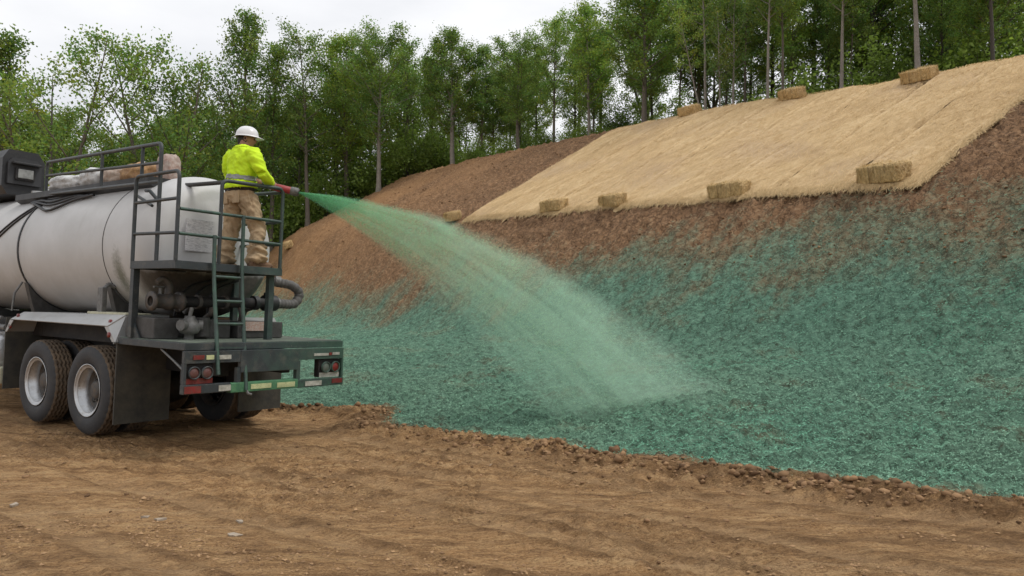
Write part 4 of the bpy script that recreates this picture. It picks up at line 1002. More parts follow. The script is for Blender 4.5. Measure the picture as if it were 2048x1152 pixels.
# ------------------------------------------------------------------ worker
def worker():
    base = tw(1.0, -1.33, PZ); base = Vector((-3.12, 8.40, base.z - .012))
    a = R(34)
    fw = Vector((math.sin(a), math.cos(a), 0)); rt = Vector((math.cos(a), -math.sin(a), 0)); up = Vector((0, 0, 1))
    mt = Matrix(((rt.x, fw.x, 0, base.x), (rt.y, fw.y, 0, base.y), (0, 0, 1, base.z), (0, 0, 0, 1)))
    root = empty('person', mtx=mt); tag(root, 'worker in lime yellow shirt, khaki trousers and white hard hat holding the spray nozzle', 'person')
    def V(*p): return Vector(p)
    mb = MB()
    def limb(pts, n=14):
        """pts: (x,y,z,rx,ry)"""
        ps = [np.array(p, float) for p in pts]; v = []; f = []; ring = []
        P = []
        for p, q in zip(ps, ps[1:]):
            for i in range(4): P.append(p + (q - p) * i / 4)
        P.append(ps[-1])
        for j, p in enumerate(P):
            t = Vector(P[min(j + 1, len(P) - 1)][:3] - P[max(j - 1, 0)][:3]).normalized()
            x = Vector((1, 0, 0)); x = (x - t * x.dot(t)); x = x.normalized() if x.length > .2 else (Vector((0, 0, 1)) - t * t.z).normalized()
            y = t.cross(x)
            for k in range(n):
                an = 2 * math.pi * k / n; v.append(Vector(p[:3]) + x * math.cos(an) * p[3] + y * math.sin(an) * p[4])
        for j in range(len(P) - 1):
            for k in range(n): l = (k + 1) % n; f.append((j * n + k, j * n + l, (j + 1) * n + l, (j + 1) * n + k))
        f.append(tuple(range(n - 1, -1, -1))); f.append(tuple(range((len(P) - 1) * n, len(P) * n)))
        mb.add(v, f)
    # joints (metres, 1.60 m figure)
    LF, RF = (-.20, -.06, .07), (.17, .10, .07)
    LK, RK = (-.165, .00, .43), (.15, .13, .43)
    LH, RH = (-.095, 0, .80), (.095, .02, .80)
    limb([(-.0, .0, .74, .17, .115), (0, .0, .84, .175, .125), (0, .0, .95, .165, .115)])           # pelvis
    limb([LH + (.095, .11), LK + (.075, .08), (LF[0], LF[1], .20, .068, .072), LF + (.072, .078)])
    limb([RH + (.095, .11), RK + (.075, .08), (RF[0], RF[1], .20, .068, .072), RF + (.072, .078)])
    limb([(0, .0, .90, .178, .13), (0, .01, 1.02, .182, .13), (0, .02, 1.15, .195, .13), (0, .03, 1.27, .205, .12), (0, .04, 1.34, .170, .10), (0, .05, 1.385, .085, .078)])
    limb([(0, .05, 1.36, .058, .062), (0, .065, 1.46, .054, .06)], 12)
    def lw(dx, dy): return dx * rt.x + dy * rt.y, dx * fw.x + dy * fw.y
    gr, gf = lw(.32, .163); pr_, pf_ = lw(.97, .25); hr, hf = gr + .03, gf - .05; lr, lf = gr - .16 * pr_, gf - .16 * pf_ - .03
    limb([(.17, .035, 1.325, .078, .082), (.25, .03, 1.21, .07, .074), (.295, .06, 1.075, .063, .066)])
    limb([(.295, .06, 1.075, .063, .064), ((.295 + hr) / 2 + .01, (.06 + hf) / 2, 1.02, .056, .056), (hr, hf, .99, .042, .042)])
    limb([(-.17, .035, 1.325, .078, .082), (-.25, .02, 1.21, .07, .074), (-.27, .07, 1.06, .063, .066)])
    limb([(-.27, .07, 1.06, .063, .064), ((lr - .27) / 2, (lf + .07) / 2 + .05, 1.0, .056, .056), (lr, lf, .985, .042, .042)])
    body = mb.build('body', None, root)
    def remesh(o, vox, sm=6):
        md = o.modifiers.new('r', 'REMESH'); md.mode = 'VOXEL'; md.voxel_size = vox
        ms = o.modifiers.new('s', 'SMOOTH'); ms.iterations = sm; ms.factor = .5
        dg = bpy.context.evaluated_depsgraph_get(); me = bpy.data.meshes.new_from_object(o.evaluated_get(dg))
        o.modifiers.clear(); o.data = me; return me
    me = remesh(body, .012, 5)
    P = np.array([v.co[:] for v in me.vertices]); nrm = np.array([v.normal[:] for v in me.vertices])
    armr = (np.abs(P[:, 0]) > .2) | ((P[:, 1] > .14) & (P[:, 2] > .9))
    shirt = (P[:, 2] > .90) | armr
    leg = P[:, 2] < .9
    # cloth folds
    ang = np.arctan2(P[:, 1], P[:, 0] - np.where(leg, np.sign(P[:, 0]) * .16, 0))
    fold = .015 * ridge(P[:, 2] * 9 + ang * .8, ang * .9 + P[:, 0] * 2, 3, 3) + .008 * fbm(P[:, 0] * 16, P[:, 2] * 20 + P[:, 1] * 14, 2, 4)
    k = np.where(leg, 1.0 + 1.0 * (P[:, 2] < .25), .8); P2 = P + nrm * (fold * k)[:, None]
    P2[:, :2] += nrm[:, :2] * (np.where(shirt & ~armr & (P[:, 2] < .99), .018, 0) + np.where(leg & (P[:, 2] < .16), .008, 0))[:, None]
    me.vertices.foreach_set('co', P2.astype(np.float32).ravel()); me.update()
    m_sh = paint('lime_shirt', (.58, .83, .014), .8, 0, .12, 6, None, 0, .2, 60)
    m_kh = paint('khaki_trousers', (.43, .315, .19), .9, 0, .25, 6, (.30, .21, .125), .3, .3, 60)
    m_sk = paint('skin', (.30, .155, .10), .6, 0, .15, 9)
    for mm in (m_sk, m_sh, m_kh): me.materials.append(mm)
    hd = {'r': np.array([hr, hf, .99]), 'l': np.array([lr, lf, .985])}
    mi = []
    for p in me.polygons:
        c = np.array(p.center); m_ = 1 if c[2] > .915 else 2
        if c[2] > 1.375 and abs(c[0]) < .12: m_ = 0
        if c[2] > .88 and c[1] > .12: m_ = 1
        if np.linalg.norm(c - hd['r']) < .045 or np.linalg.norm(c - hd['l']) < .045: m_ = 0
        mi.append(m_)
    me.polygons.foreach_set('material_index', np.array(mi, np.int32)); me.polygons.foreach_set('use_smooth', np.ones(len(mi), bool))
    # shirt hem, belt, collar and reflective band: shells lifted off the torso itself
    def shell(name, z0, z1, off, mat, slope=0.0):
        bm = bmesh.new(); bm.from_mesh(me); bm.normal_update()
        kill = [f for f in bm.faces if not (z0 < f.calc_center_median().z + slope * f.calc_center_median().x < z1) or math.hypot(f.calc_center_median().x / .232, (f.calc_center_median().y - .01) / .17) > 1]
        bmesh.ops.delete(bm, geom=kill, context='FACES')
        for v in bm.verts: v.co += v.normal * off
        m2 = bpy.data.meshes.new(name); bm.to_mesh(m2); bm.free(); m2.materials.clear(); m2.materials.append(mat)
        m2.polygons.foreach_set('material_index', np.zeros(len(m2.polygons), np.int32))
        o = link(name, m2, mat, body); sol = o.modifiers.new('s', 'SOLIDIFY'); sol.thickness = .004; sol.offset = -1; return o
    shell('reflective_band', 1.005, 1.058, .006, paint('reflective_band', (.26, .27, .26), .45, .1, .2, 12), .12)
    shell('shirt_hem', .90, .945, .008, m_sh)
    shell('belt', .868, .90, .004, paint('belt', (.03, .024, .018), .6))
    shell('collar', 1.375, 1.405, .005, m_sh)
    for sx, (x, y, z) in ((-1, (-.12, -.115, .80)), (1, (.08, -.115, .80))):
        MB().box((x - .055, y - .012, z - .075), (x + .055, y + .008, z + .06), .006).build('back_pocket', m_kh, body)
    # boots
    m_bt = paint('tan_work_boots', (.15, .085, .048), .8, 0, .3, 9, (.24, .17, .11), .35, .4, 40)
    for (x, y, z), yaw in ((LF, .25), (RF, -.15)):
        b2 = MB(); secs = [(-.10, .04, .075), (-.06, .048, .10), (.0, .05, .105), (.06, .05, .085), (.12, .053, .062), (.165, .045, .05), (.185, .025, .035)]
        v = []; n = 12
        for yy, hw, hh in secs:
            for k in range(n):
                t = 2 * math.pi * k / n; v.append((math.cos(t) * hw, yy, max(.0, hh / 2 + math.sin(t) * hh / 2 * 1.25)))
        f = [(j * n + k, j * n + (k + 1) % n, (j + 1) * n + (k + 1) % n, (j + 1) * n + k) for j in range(len(secs) - 1) for k in range(n)]
        f += [tuple(range(n)), tuple(range((len(secs) - 1) * n, len(secs) * n))[::-1]]
        b2.add(v, f, True); b2.box((-.05, -.10, 0), (.05, .15, .018), .005)
        o = b2.build('boot', m_bt, body); o.location = (x, y, 0); o.rotation_euler = (0, 0, yaw)
    # head turned towards the spray
    head = empty('head'); head.parent = root; head.location = (0, .085, 1.49); head.rotation_euler = (R(-6), 0, R(-38))
    bm = bmesh.new(); bmesh.ops.create_icosphere(bm, subdivisions=4, radius=1)
    for v in bm.verts:
        x, y, z = v.co; q = Vector((x * .072, y * .092, z * .108))
        if z < 0: q.x *= 1 - .22 * z * z; q.y *= 1 - .10 * z * z; q.y += .012 * (-z)
        nose = math.exp(-((x / .16) ** 2 + ((z + .12) / .2) ** 2)) if y > 0 else 0; q.y += .022 * nose
        eye = sum(math.exp(-(((x - sx * .36) / .14) ** 2 + ((z - .04) / .09) ** 2)) for sx in (-1, 1)) if y > 0 else 0; q.y -= .008 * eye
        chin = math.exp(-((x / .3) ** 2 + ((z + .85) / .18) ** 2)) if y > 0 else 0; q.y += .010 * chin
        mouth = math.exp(-((x / .28) ** 2 + ((z + .46) / .05) ** 2)) if y > 0 else 0; q.y -= .005 * mouth
        v.co = q
    hm = bpy.data.meshes.new('face'); bm.to_mesh(hm); bm.free()
    for p in hm.polygons: p.use_smooth = True
    link('face', hm, m_sk, head)
    for sx in (-1, 1):
        e = MB().lathe([(0, .001), (.004, .018), (.012, .030), (.018, .026), (.012, .012), (.008, .001)], (0, 0, 0), 0, 14).build('ear', m_sk, head)
        e.location = (sx * .070, -.008, -.005); e.scale = (sx * 1.0, .7, 1.05); e.rotation_euler = (0, 0, sx * -.3)
        ey = MB().lathe([(-.01, .001), (-.007, .007), (0, .01), (.007, .007), (.01, .001)], (0, 0, 0), 1, 10).build('eye', M['chassis'], head); ey.location = (sx * .027, .082, .004)
    hb2 = MB(); v = []; n = 20
    for z, k in ((.02, 1.06), (-.02, 1.07), (-.05, 1.03), (-.075, .92)):
        for j in range(n):
            t = math.pi + math.pi * j / (n - 1); v.append((math.cos(t) * .073 * k, math.sin(t) * .092 * k + .004, z))
    hb2.add(v, [(i * n + j, i * n + j + 1, (i + 1) * n + j + 1, (i + 1) * n + j) for i in range(3) for j in range(n - 1)], True)
    o = hb2.build('hair', paint('dark_hair', (.022, .018, .015), .8, 0, .4, 30, None, 0, .5, 90), head); sol = o.modifiers.new('s', 'SOLIDIFY'); sol.thickness = .006; sol.offset = 1
    # hard hat
    m_hat = paint('white_hard_hat', (.72, .72, .73), .3, 0, .06, 3, (.5, .5, .5), .1, .05)
    hh = MB(); v = []; n = 40; rings = 12
    for i in range(rings + 1):
        t = math.pi / 2 * i / rings
        for k in range(n):
            a_ = 2 * math.pi * k / n; rx, ry = .104, .126
            rdg = .006 * math.exp(-(math.cos(a_) / .16) ** 2) * math.sin(t) ** .5
            v.append((math.cos(a_) * rx * math.cos(t) ** .85 if i < rings else 0, math.sin(a_) * ry * math.cos(t) ** .85 if i < rings else 0, .112 * math.sin(t) + rdg))
    f = [(i * n + k, i * n + (k + 1) % n, (i + 1) * n + (k + 1) % n, (i + 1) * n + k) for i in range(rings) for k in range(n)]
    hh.add(v, f, True)
    sh = hh.build('hard_hat', m_hat, head); sh.location = (0, 0, .038); sh.rotation_euler = (R(3), 0, 0)
    br = MB(); v = []
    for (k1, k2, z) in ((.97, .97, .006), (1.0, 1.0, .0), (1.17, 1.13, -.014), (1.18, 1.14, -.019), (.99, .99, -.008), (.95, .95, -.006)):
        for k in range(n):
            a_ = 2 * math.pi * k / n; fr = max(0, math.sin(a_)) ** 2 * (.35 if k1 > 1.1 else 0)
            v.append((math.cos(a_) * .104 * k1, math.sin(a_) * .126 * (k2 + fr), z - .02 * fr))
    br.add(v, [(i * n + k, i * n + (k + 1) % n, (i + 1) * n + (k + 1) % n, (i + 1) * n + k) for i in range(5) for k in range(n)], True)
    br.build('brim', m_hat, sh)
    MB().lathe([(-.012, .001), (-.012, .02), (.0, .024), (.008, .02), (.008, .001)], (0, -.112, -.012), 1, 12).build('ratchet_knob', M['castgrey'], sh)
    # gripping hands: palm, four fingers, thumb, closed over the pipe
    pd = Vector((.97 * rt.x + .25 * rt.y, .97 * fw.x + .25 * fw.y, -.20)).normalized()      # nozzle axis in local coordinates
    G = V(gr, gf, .955)                                                                # right hand grip centre
    G2 = G - pd * .16
    side = pd.cross(V(0, 0, 1)).normalized(); hup = side.cross(pd).normalized()
    def hand(c, wrist, flip):
        hb_ = MB(); rp = .03
        w = Vector(wrist)
        hb_.tube([w, w.lerp(c + hup * .035, .6), c + hup * .040], [.028, .034, .030], 10)
        for k in range(4):
            o_ = c + pd * (k - 1.5) * .019; Lk = (1.0, 1.08, 1.02, .85)[k]
            pts = [o_ + hup * .042]
            for st in range(1, 6):
                th = st / 5 * 2.9 * Lk * flip; pts.append(o_ + hup * math.cos(th) * .040 + side * math.sin(th) * .040)
            hb_.tube(pts, [.011, .0105, .010, .0095, .009, .008], 8)
        pts = []
        for st in range(5):
            th = -st / 4 * 1.7 * flip; pts.append(c - pd * .045 * (1 - .1 * st) + pd * .012 * st + hup * math.cos(th) * .041 + side * math.sin(th) * .041)
        hb_.tube(pts, [.013, .012, .011, .010, .008], 8)
        o = hb_.build('hand', m_sk, root); o.data.update(); me_ = remesh(o, .0045, 2)
        for p in me_.polygons: p.use_smooth = True
        me_.materials.clear(); me_.materials.append(m_sk)
        for p in me_.polygons: p.material_index = 0
    hand(G, (hr, hf, .99), 1); hand(G2, (lr, lf, .985), 1)
    # spray nozzle: its own thing, held
    def W(p): return mt @ p
    nz = empty('spray_nozzle', mtx=Matrix.Translation(W(G))); tag(nz, 'red and grey spray nozzle with discharge pipe held by the worker', 'nozzle')
    inv = nz.matrix_world.inverted()
    def L(p): return inv @ W(p)
    tip = G + pd * .30
    MB().tube([L(G - pd * .05), L(G + pd * .02), L(G + pd * .06), L(G + pd * .20), L(G + pd * .215)], [.033, .040, .046, .043, .036], 14).build('barrel', paint('red_nozzle', (.30, .025, .028), .5, 0, .3, 9, (.10, .05, .045), .3), nz)
    MB().tube([L(G + pd * .20), L(G + pd * .215), L(G + pd * .29), L(tip), L(tip - pd * .012)], [.042, .050, .051, .044, .030], 14).build('tip', M['castgrey'], nz)
    back = mt.inverted() @ tw(.66, -.86, 2.95); back2 = mt.inverted() @ tw(.75, -.30, 3.0)
    MB().tube([L(p) for p in rpath([G - pd * .04, G - pd * .30, back, back2], .15, 6)], .025, 10).build('discharge_pipe', M['grime'], nz)
    return W(tip), (mt.to_3x3() @ pd)
TIP, NDIR = worker()

# ------------------------------------------------------------------ green slurry spray
def spray():
    D = np.array([.968, .25, 0]); S_ = np.array([-.25, .968, 0]); T0 = np.array(TIP)
    mt = Matrix(((D[0], S_[0], 0, T0[0]), (D[1], S_[1], 0, T0[1]), (0, 0, 1, T0[2]), (0, 0, 0, 1)))
    root = empty('green_spray', mtx=mt)
    tag(root, 'fan of pale green slurry spraying from the nozzle down to the slope', 'spray')
    A0, A1, B0, B1 = .05, .52, .081, .118
    # --- droplets
    m = 200000
    a = rng.beta(.95, 1.4, m)
    A = A0 + (A1 - A0) * a + .010 * np.sin(a * 90) + rng.normal(0, .012, m); B = B0 + (B1 - B0) * a
    X = 6.0 * rng.random(m) ** .95
    dep = rng.normal(0, 1, m) * (.010 + .045 * X)
    drop = A * X + B * X * X + rng.normal(0, 1, m) * (.003 + .016 * X)
    P = np.stack([X, dep, -drop], -1)
    Wd = T0 + D * X[:, None] + S_ * dep[:, None]; h = base_h(Wd[:, 0], Wd[:, 1])
    clump = fbm(X * 2.2 - 1.0, a * 7 + dep, 3, 7)
    dens = np.exp(-X * .30) * (.60 + .55 * clump) * (1 - .55 * sstep(.35, 1.0, a) * sstep(.6, 2.0, X))
    keep = (T0[2] - drop > h + .02) & (rng.random(m) < dens); P = P[keep]; X = X[keep]; n = len(P)
    sz = (.0020 + .0022 * rng.random(n)) * (.8 + .05 * X)
    # drops stretched along their flight path
    d = np.stack([np.ones(n), np.zeros(n), -(.2 + .2 * X)], -1) + rng.normal(0, .35, (n, 3)); d /= np.linalg.norm(d, axis=1, keepdims=True)
    e = np.cross(d, rng.normal(0, 1, (n, 3))); e /= np.linalg.norm(e, axis=1, keepdims=True)
    v = np.stack([P + d * sz[:, None] * 2.2, P - d * sz[:, None] * 1.1 + e * sz[:, None], P - d * sz[:, None] * 1.1 - e * sz[:, None]], 1).reshape(-1, 3)
    me = mesh_np('droplets', v, np.arange(3 * n).reshape(-1, 3), True)
    near = np.clip(1 - X / 2.2, 0, 1)[:, None]
    col = np.array([[.46, .64, .48]]) * (1 - near) + np.array([[.16, .46, .27]]) * near
    add_attr(me, 'tint', np.repeat(np.concatenate([col, np.ones((n, 1))], 1), 3, 0))
    tag(link('droplets', me, M['spray'], root), kind='stuff')
    # --- fine mist between the drops: a real volume inside a lofted fan
    xs = np.concatenate([[0.0, .15, .4], np.linspace(.8, 6.2, 13)]); v = []; nk = 16
    for x in xs:
        zt = A0 * x + B0 * x * x; zb = A1 * x + B1 * x * x; c = -(zt + zb) / 2; hz = (zb - zt) / 2 * 1.35 + .03; hy = .03 + .125 * x
        for k in range(nk):
            t = 2 * math.pi * k / nk; v.append((x, math.cos(t) * hy, c + math.sin(t) * hz))
    f = [(i * nk + k, i * nk + (k + 1) % nk, (i + 1) * nk + (k + 1) % nk, (i + 1) * nk + k) for i in range(len(xs) - 1) for k in range(nk)]
    f += [tuple(range(nk)), tuple(range((len(xs) - 1) * nk, len(xs) * nk))]
    mat = bpy.data.materials.new('slurry_mist'); mat.use_nodes = True; nt = mat.node_tree; nt.nodes.clear()
    out = nt.nodes.new('ShaderNodeOutputMaterial'); pv = nt.nodes.new('ShaderNodeVolumePrincipled')
    tc = nt.nodes.new('ShaderNodeTexCoord'); sp = nt.nodes.new('ShaderNodeSeparateXYZ'); nt.links.new(tc.outputs['Object'], sp.inputs[0])
    x, y, z = sp.outputs
    mm = lambda op, a, b=None: math_n(nt, op, a, b)
    def mrange(v_, a, b, c, d):
        q = nt.nodes.new('ShaderNodeMapRange'); q.interpolation_type = 'SMOOTHSTEP'
        for i, t in enumerate((a, b, c, d)): q.inputs[i + 1].default_value = t
        nt.links.new(v_, q.inputs[0]); return q.outputs[0]
    x = mm('MAXIMUM', x, .02)
    x2 = mm('MULTIPLY', x, x)
    zt = mm('ADD', mm('MULTIPLY', x, A0), mm('MULTIPLY', x2, B0)); wd = mm('ADD', mm('MULTIPLY', x, A1 - A0), mm('ADD', mm('MULTIPLY', x2, B1 - B0), .01))
    nz = noise(nt, coord(nt, (1.0, 1.6, 1.6), (0, R(22), 0)), 2.6, 4, .6)
    aa = mm('DIVIDE', mm('SUBTRACT', mm('MULTIPLY', z, -1.0), zt), wd)
    cb_ = nt.nodes.new('ShaderNodeCombineXYZ'); nt.links.new(mm('MULTIPLY', x, .55), cb_.inputs[0]); nt.links.new(mm('DIVIDE', y, mm('ADD', mm('MULTIPLY', x, .12), .05)), cb_.inputs[1]); nt.links.new(mm('MULTIPLY', aa, 5.5), cb_.inputs[2])
    nstr = noise(nt, cb_.outputs[0], 1.7, 5, .65)
    aa = mm('ADD', aa, mm('MULTIPLY', mm('SUBTRACT', nz, .5), .32))
    prof_ = mm('MULTIPLY', mrange(aa, -.11, .12, 0, 1), mm('MULTIPLY', mrange(aa, .30, 1.0, 1, .38), mrange(aa, .86, 1.16, 1, 0)))
    sg = mm('ADD', mm('MULTIPLY', x, .05), .012); q = mm('DIVIDE', y, sg); g = mm('EXPONENT', mm('MULTIPLY', mm('MULTIPLY', q, q), -.5))
    den = mm('DIVIDE', mm('MULTIPLY', g, prof_), mm('MULTIPLY', sg, 2.5))
    den = mm('MULTIPLY', den, mm('MULTIPLY', mrange(x, 0, 6, 1.25, .95), mm('MULTIPLY', mrange(nz, .3, .7, .75, 1.25), mrange(nstr, .34, .66, .35, 1.6))))
    nt.links.new(mm('MULTIPLY', den, MIST), pv.inputs['Density'])
    
    crm = ramp(nt, mm('DIVIDE', x, 6.0), [(.0, (.32, .78, .50)), (.30, (.62, .92, .72)), (1, (.76, .95, .80))]); nt.links.new(crm, pv.inputs['Color'])
    pv.inputs['Anisotropy'].default_value = .0
    nt.links.new(pv.outputs[0], out.inputs['Volume'])
    mb = MB(); mb.add(v, f, True); o = mb.build('mist', mat, root); tag(o, kind='stuff')
MIST = .52
spray()

# ------------------------------------------------------------------ trees
def bark_mat(name, c0, c1):
    m, nt, b, _ = nodes_of(name); v = coord(nt, (5, 5, 1.2)); v2 = coord(nt)
    n1 = noise(nt, v, 5, 6, .7); n2 = noise(nt, v2, 1.1, 3, .5)
    c = ramp(nt, n1, [(.3, c0), (.7, c1)]); c = mixc(nt, ramp(nt, n2, [(.5, (0, 0, 0)), (.7, (.35, .35, .35))]), c, (.07, .085, .045))
    nt.links.new(c, b.inputs['Base Color']); b.inputs['Roughness'].default_value = .9; bump(nt, b, n1, .6, .03); return m
M['bark'] = bark_mat('brown_grey_bark', (.075, .062, .05), (.20, .17, .14))
M['bark_pale'] = bark_mat('pale_grey_bark', (.15, .135, .115), (.33, .30, .26))
M['bark_dark'] = bark_mat('dark_bark', (.035, .03, .025), (.10, .085, .07))

def tree_proto(seed, H, r0, cb, rad, nprim=26, asc=.75, leaves=9000, lsz=.15, leaders=1, crown='oval', lean=0.0, hue=(.155, .225, .062), bare=False, gap=.25):
    """returns (wood mesh, crown mesh): tapered trunk with limbs, leaves in clumps along the limbs"""
    g = np.random.default_rng(seed); mb = MB(); anchors = []
    def path(p, d, L, n, curl, wob):
        pts = [np.array(p, float)]; d = np.array(d, float)
        for i in range(n):
            d = d + np.array([0, 0, curl / n]) + g.normal(0, wob, 3); d /= np.linalg.norm(d); pts.append(pts[-1] + d * L / n)
        return pts
    az0 = g.random() * 6.28
    trunks = []
    for l in range(leaders):
        if leaders == 1:
            pts = path((0, 0, -.6), (lean + g.normal(0, .01), g.normal(0, .01), 1), H + .6, 12, .3 if lean else .0, .018)
            rs = [r0 * (1.15 - 1.08 * (i / 12) ** .8) + .012 for i in range(13)]; rs[0] *= 1.35
        else:
            a = az0 + l * 6.28 / leaders; sp = .30
            st = path((0, 0, -.6), (0, 0, 1), H * .22 + .6, 3, 0, .01)
            up_ = path(st[-1], (math.cos(a) * sp, math.sin(a) * sp, 1), H * (.78 - .10 * (l % 3)), 9, .35, .03); pts = st + up_[1:]
            rs = [r0 * (1.1 - .5 * i / 3) for i in range(4)] + [r0 * .62 * (1 - .93 * i / 9) + .01 for i in range(1, 10)]
        trunks.append((pts, rs)); mb.tube(pts, rs, 8, cap=False)
    def prof_w(t):
        if crown == 'oval': return max(.15, math.sin(math.pi * min(1, .12 + .86 * t)) ** .8)
        if crown == 'spire': return .25 + .8 * (1 - t) ** .8
        if crown == 'top': return .35 + .75 * math.sin(math.pi * min(1, t * .9 + .05))
        return 1.0 - .55 * t
    for i in range(nprim):
        pts, rs = trunks[i % leaders]
        t = (i + g.random()) / nprim; hfr = cb + (.97 - cb) * t
        f = hfr * (len(pts) - 1); j = min(int(f), len(pts) - 2); p = pts[j] + (pts[j + 1] - pts[j]) * (f - j)
        a = az0 + i * 2.4 + g.normal(0, .35); L = rad * prof_w(t) * (.75 + .5 * g.random())
        if g.random() < .12: L *= 1.25
        el = asc * (.75 + .5 * t) + g.normal(0, .12)
        d = (math.cos(a) * math.cos(el), math.sin(a) * math.cos(el), math.sin(el))
        b = path(p, d, L, 5, .45 * asc, .07); br = max(.012, min(rs[j] * .45, .02 + L * .011))
        mb.tube(b, [br * (1 - .8 * q / 5) + .004 for q in range(6)], 5, cap=False)
        ns = max(3, int(L * 2.0))
        for q in range(ns):
            tt = .25 + .75 * (q + g.random()) / ns; jj = min(int(tt * 5), 4); pp = b[jj] + (b[jj + 1] - b[jj]) * (tt * 5 - jj)
            dd = (b[jj + 1] - b[jj]); dd = dd / np.linalg.norm(dd) + g.normal(0, .55, 3) + np.array([0, 0, .25 * asc]); L2 = (.35 + .6 * g.random()) * (.5 + .25 * L) * .75
            dd /= np.linalg.norm(dd); c = path(pp, dd, L2, 3, .2, .12); mb.tube(c, [br * .4 + .003, br * .3 + .003, .006, .003], 3, cap=False)
            if g.random() > gap:
                for k in range(1, 4): anchors.append((c[k], .16 + .20 * g.random(), k))
        if g.random() > gap * .6: anchors.append((b[5], .28, 3)); anchors.append((b[4], .24, 2))
    for pts, rs in trunks:
        for k in (-1, -2): anchors.append((pts[k], .30, 3))
    if bare:
        keep = g.random(len(anchors)) < .35; anchors = [q for q, kk in zip(anchors, keep) if kk]
    wood = mb.build('wood', M['bark'], None); wm = wood.data; bpy.data.objects.remove(wood)
    # leaves
    A = np.array([q[0] for q in anchors]); sg = np.array([q[1] for q in anchors]); na = len(A)
    w = sg ** 2 * (.4 + g.random(na)); w /= w.sum(); idx = g.choice(na, leaves, p=w)
    C = A[idx] + g.normal(0, 1, (leaves, 3)) * sg[idx][:, None] * np.array([1, 1, .8])
    d = g.normal(0, 1, (leaves, 3)); d[:, 2] -= .35; d /= np.linalg.norm(d, axis=1, keepdims=True)
    e = np.cross(d, g.normal(0, 1, (leaves, 3)) + np.array([0, 0, 1.2])); e /= np.linalg.norm(e, axis=1, keepdims=True)
    s_ = lsz * (.6 + .8 * g.random(leaves))[:, None]
    nn = np.cross(d, e)
    v = np.stack([C - d * s_ * .5, C + e * s_ * .34 + nn * s_ * .08, C + d * s_ * .5, C - e * s_ * .34 + nn * s_ * .08], 1).reshape(-1, 3)
    k = np.arange(leaves)[:, None] * 4
    cm = mesh_np('crown', v, np.concatenate([k + [[0, 1, 2]], k + [[0, 2, 3]]], 1).reshape(-1, 3), True)
    cl = g.normal(0, .16, na)[idx]; t = 1.34 * np.clip(1 + cl + g.normal(0, .14, leaves), .5, 1.6)
    yl = np.clip(g.normal(0, .12, na)[idx] + g.normal(0, .08, leaves), -.3, .4)
    col = np.stack([hue[0] * t * (1 + yl), hue[1] * t, hue[2] * t * (1 - yl), np.ones(leaves)], -1)
    add_attr(cm, 'tint', np.repeat(col, 4, 0)); cm.materials.append(M['leaf'])
    return wm, cm
PR = {}
def P_(k, *a, **kw): PR[k] = tree_proto(*a, **kw)
P_('spread', 101, 15, .20, .20, 4.2, 34, .75, 9500, .16, leaders=3, crown='oval', gap=.3)
P_('broad', 102, 15, .22, .22, 4.4, 42, .8, 17000, .16, leaders=3, crown='oval', gap=.2)
P_('tall', 103, 17, .20, .26, 3.2, 40, .95, 11000, .15, crown='oval', gap=.3)
P_('narrow', 104, 15, .16, .28, 2.1, 32, .95, 8000, .15, crown='oval', gap=.25)
P_('topped', 105, 16, .17, .36, 3.2, 32, .65, 8500, .15, crown='top', gap=.38)
P_('dense', 106, 15, .20, .28, 3.7, 46, .7, 21000, .16, crown='oval', gap=.15)
P_('dense2', 107, 15, .20, .32, 3.9, 44, .65, 20000, .16, crown='top', gap=.15, hue=(.135, .205, .06))
P_('light', 108, 15, .15, .30, 3.1, 38, .8, 15000, .15, crown='oval', gap=.2, hue=(.17, .25, .075))
P_('pole', 109, 18, .14, .45, 3.0, 32, .6, 12000, .16, crown='top', gap=.3, hue=(.145, .205, .058))
P_('sapling', 110, 9, .075, .35, 1.3, 20, .75, 1500, .13, crown='oval', gap=.5, hue=(.14, .19, .06), bare=True)
P_('leaner', 111, 11, .09, .45, 1.6, 18, .6, 2000, .14, crown='top', lean=-.38, gap=.4)
def bush_proto(seed, H, W_, leaves, hue):
    g = np.random.default_rng(seed); mb = MB(); A = []
    for i in range(16):
        a = g.random() * 6.28; sp = g.random() ** .6; tip = np.array([math.cos(a) * sp * W_ / 2, math.sin(a) * sp * W_ / 2, H * (1 - .55 * sp ** 2) * (.7 + .35 * g.random())])
        b0 = np.array([math.cos(a) * .1, math.sin(a) * .1, -.2]); mid = b0 * .4 + tip * .6 + g.normal(0, .1, 3); mid[2] = tip[2] * .62
        mb.tube([b0, mid, tip], [.028, .016, .005], 4, cap=False)
        for k in range(7): q = b0 + (tip - b0) * (.3 + .75 * g.random()); A.append(q + g.normal(0, .22, 3))
    o = mb.build('stems', M['bark_dark'], None); sm = o.data; bpy.data.objects.remove(o)
    A = np.array(A); idx = g.integers(0, len(A), leaves); C = A[idx] + g.normal(0, .24, (leaves, 3)); C[:, 2] = np.abs(C[:, 2])
    d = g.normal(0, 1, (leaves, 3)); d /= np.linalg.norm(d, axis=1, keepdims=True); e = np.cross(d, g.normal(0, 1, (leaves, 3)) + np.array([0, 0, 1.2])); e /= np.linalg.norm(e, axis=1, keepdims=True)
    s_ = .13 * (.6 + .8 * g.random(leaves))[:, None]
    v = np.stack([C - d * s_ * .5, C + e * s_ * .36, C + d * s_ * .5, C - e * s_ * .36], 1).reshape(-1, 3)
    cm = mesh_np('foliage', v, (np.arange(leaves)[:, None] * 4 + np.arange(4)[None]), False)
    t = np.clip(1 + g.normal(0, .2, len(A))[idx] + g.normal(0, .15, leaves), .5, 1.7)
    add_attr(cm, 'tint', np.repeat(np.stack([hue[0] * t, hue[1] * t, hue[2] * t, np.ones(leaves)], -1), 4, 0)); cm.materials.append(M['leaf'])
    return sm, cm
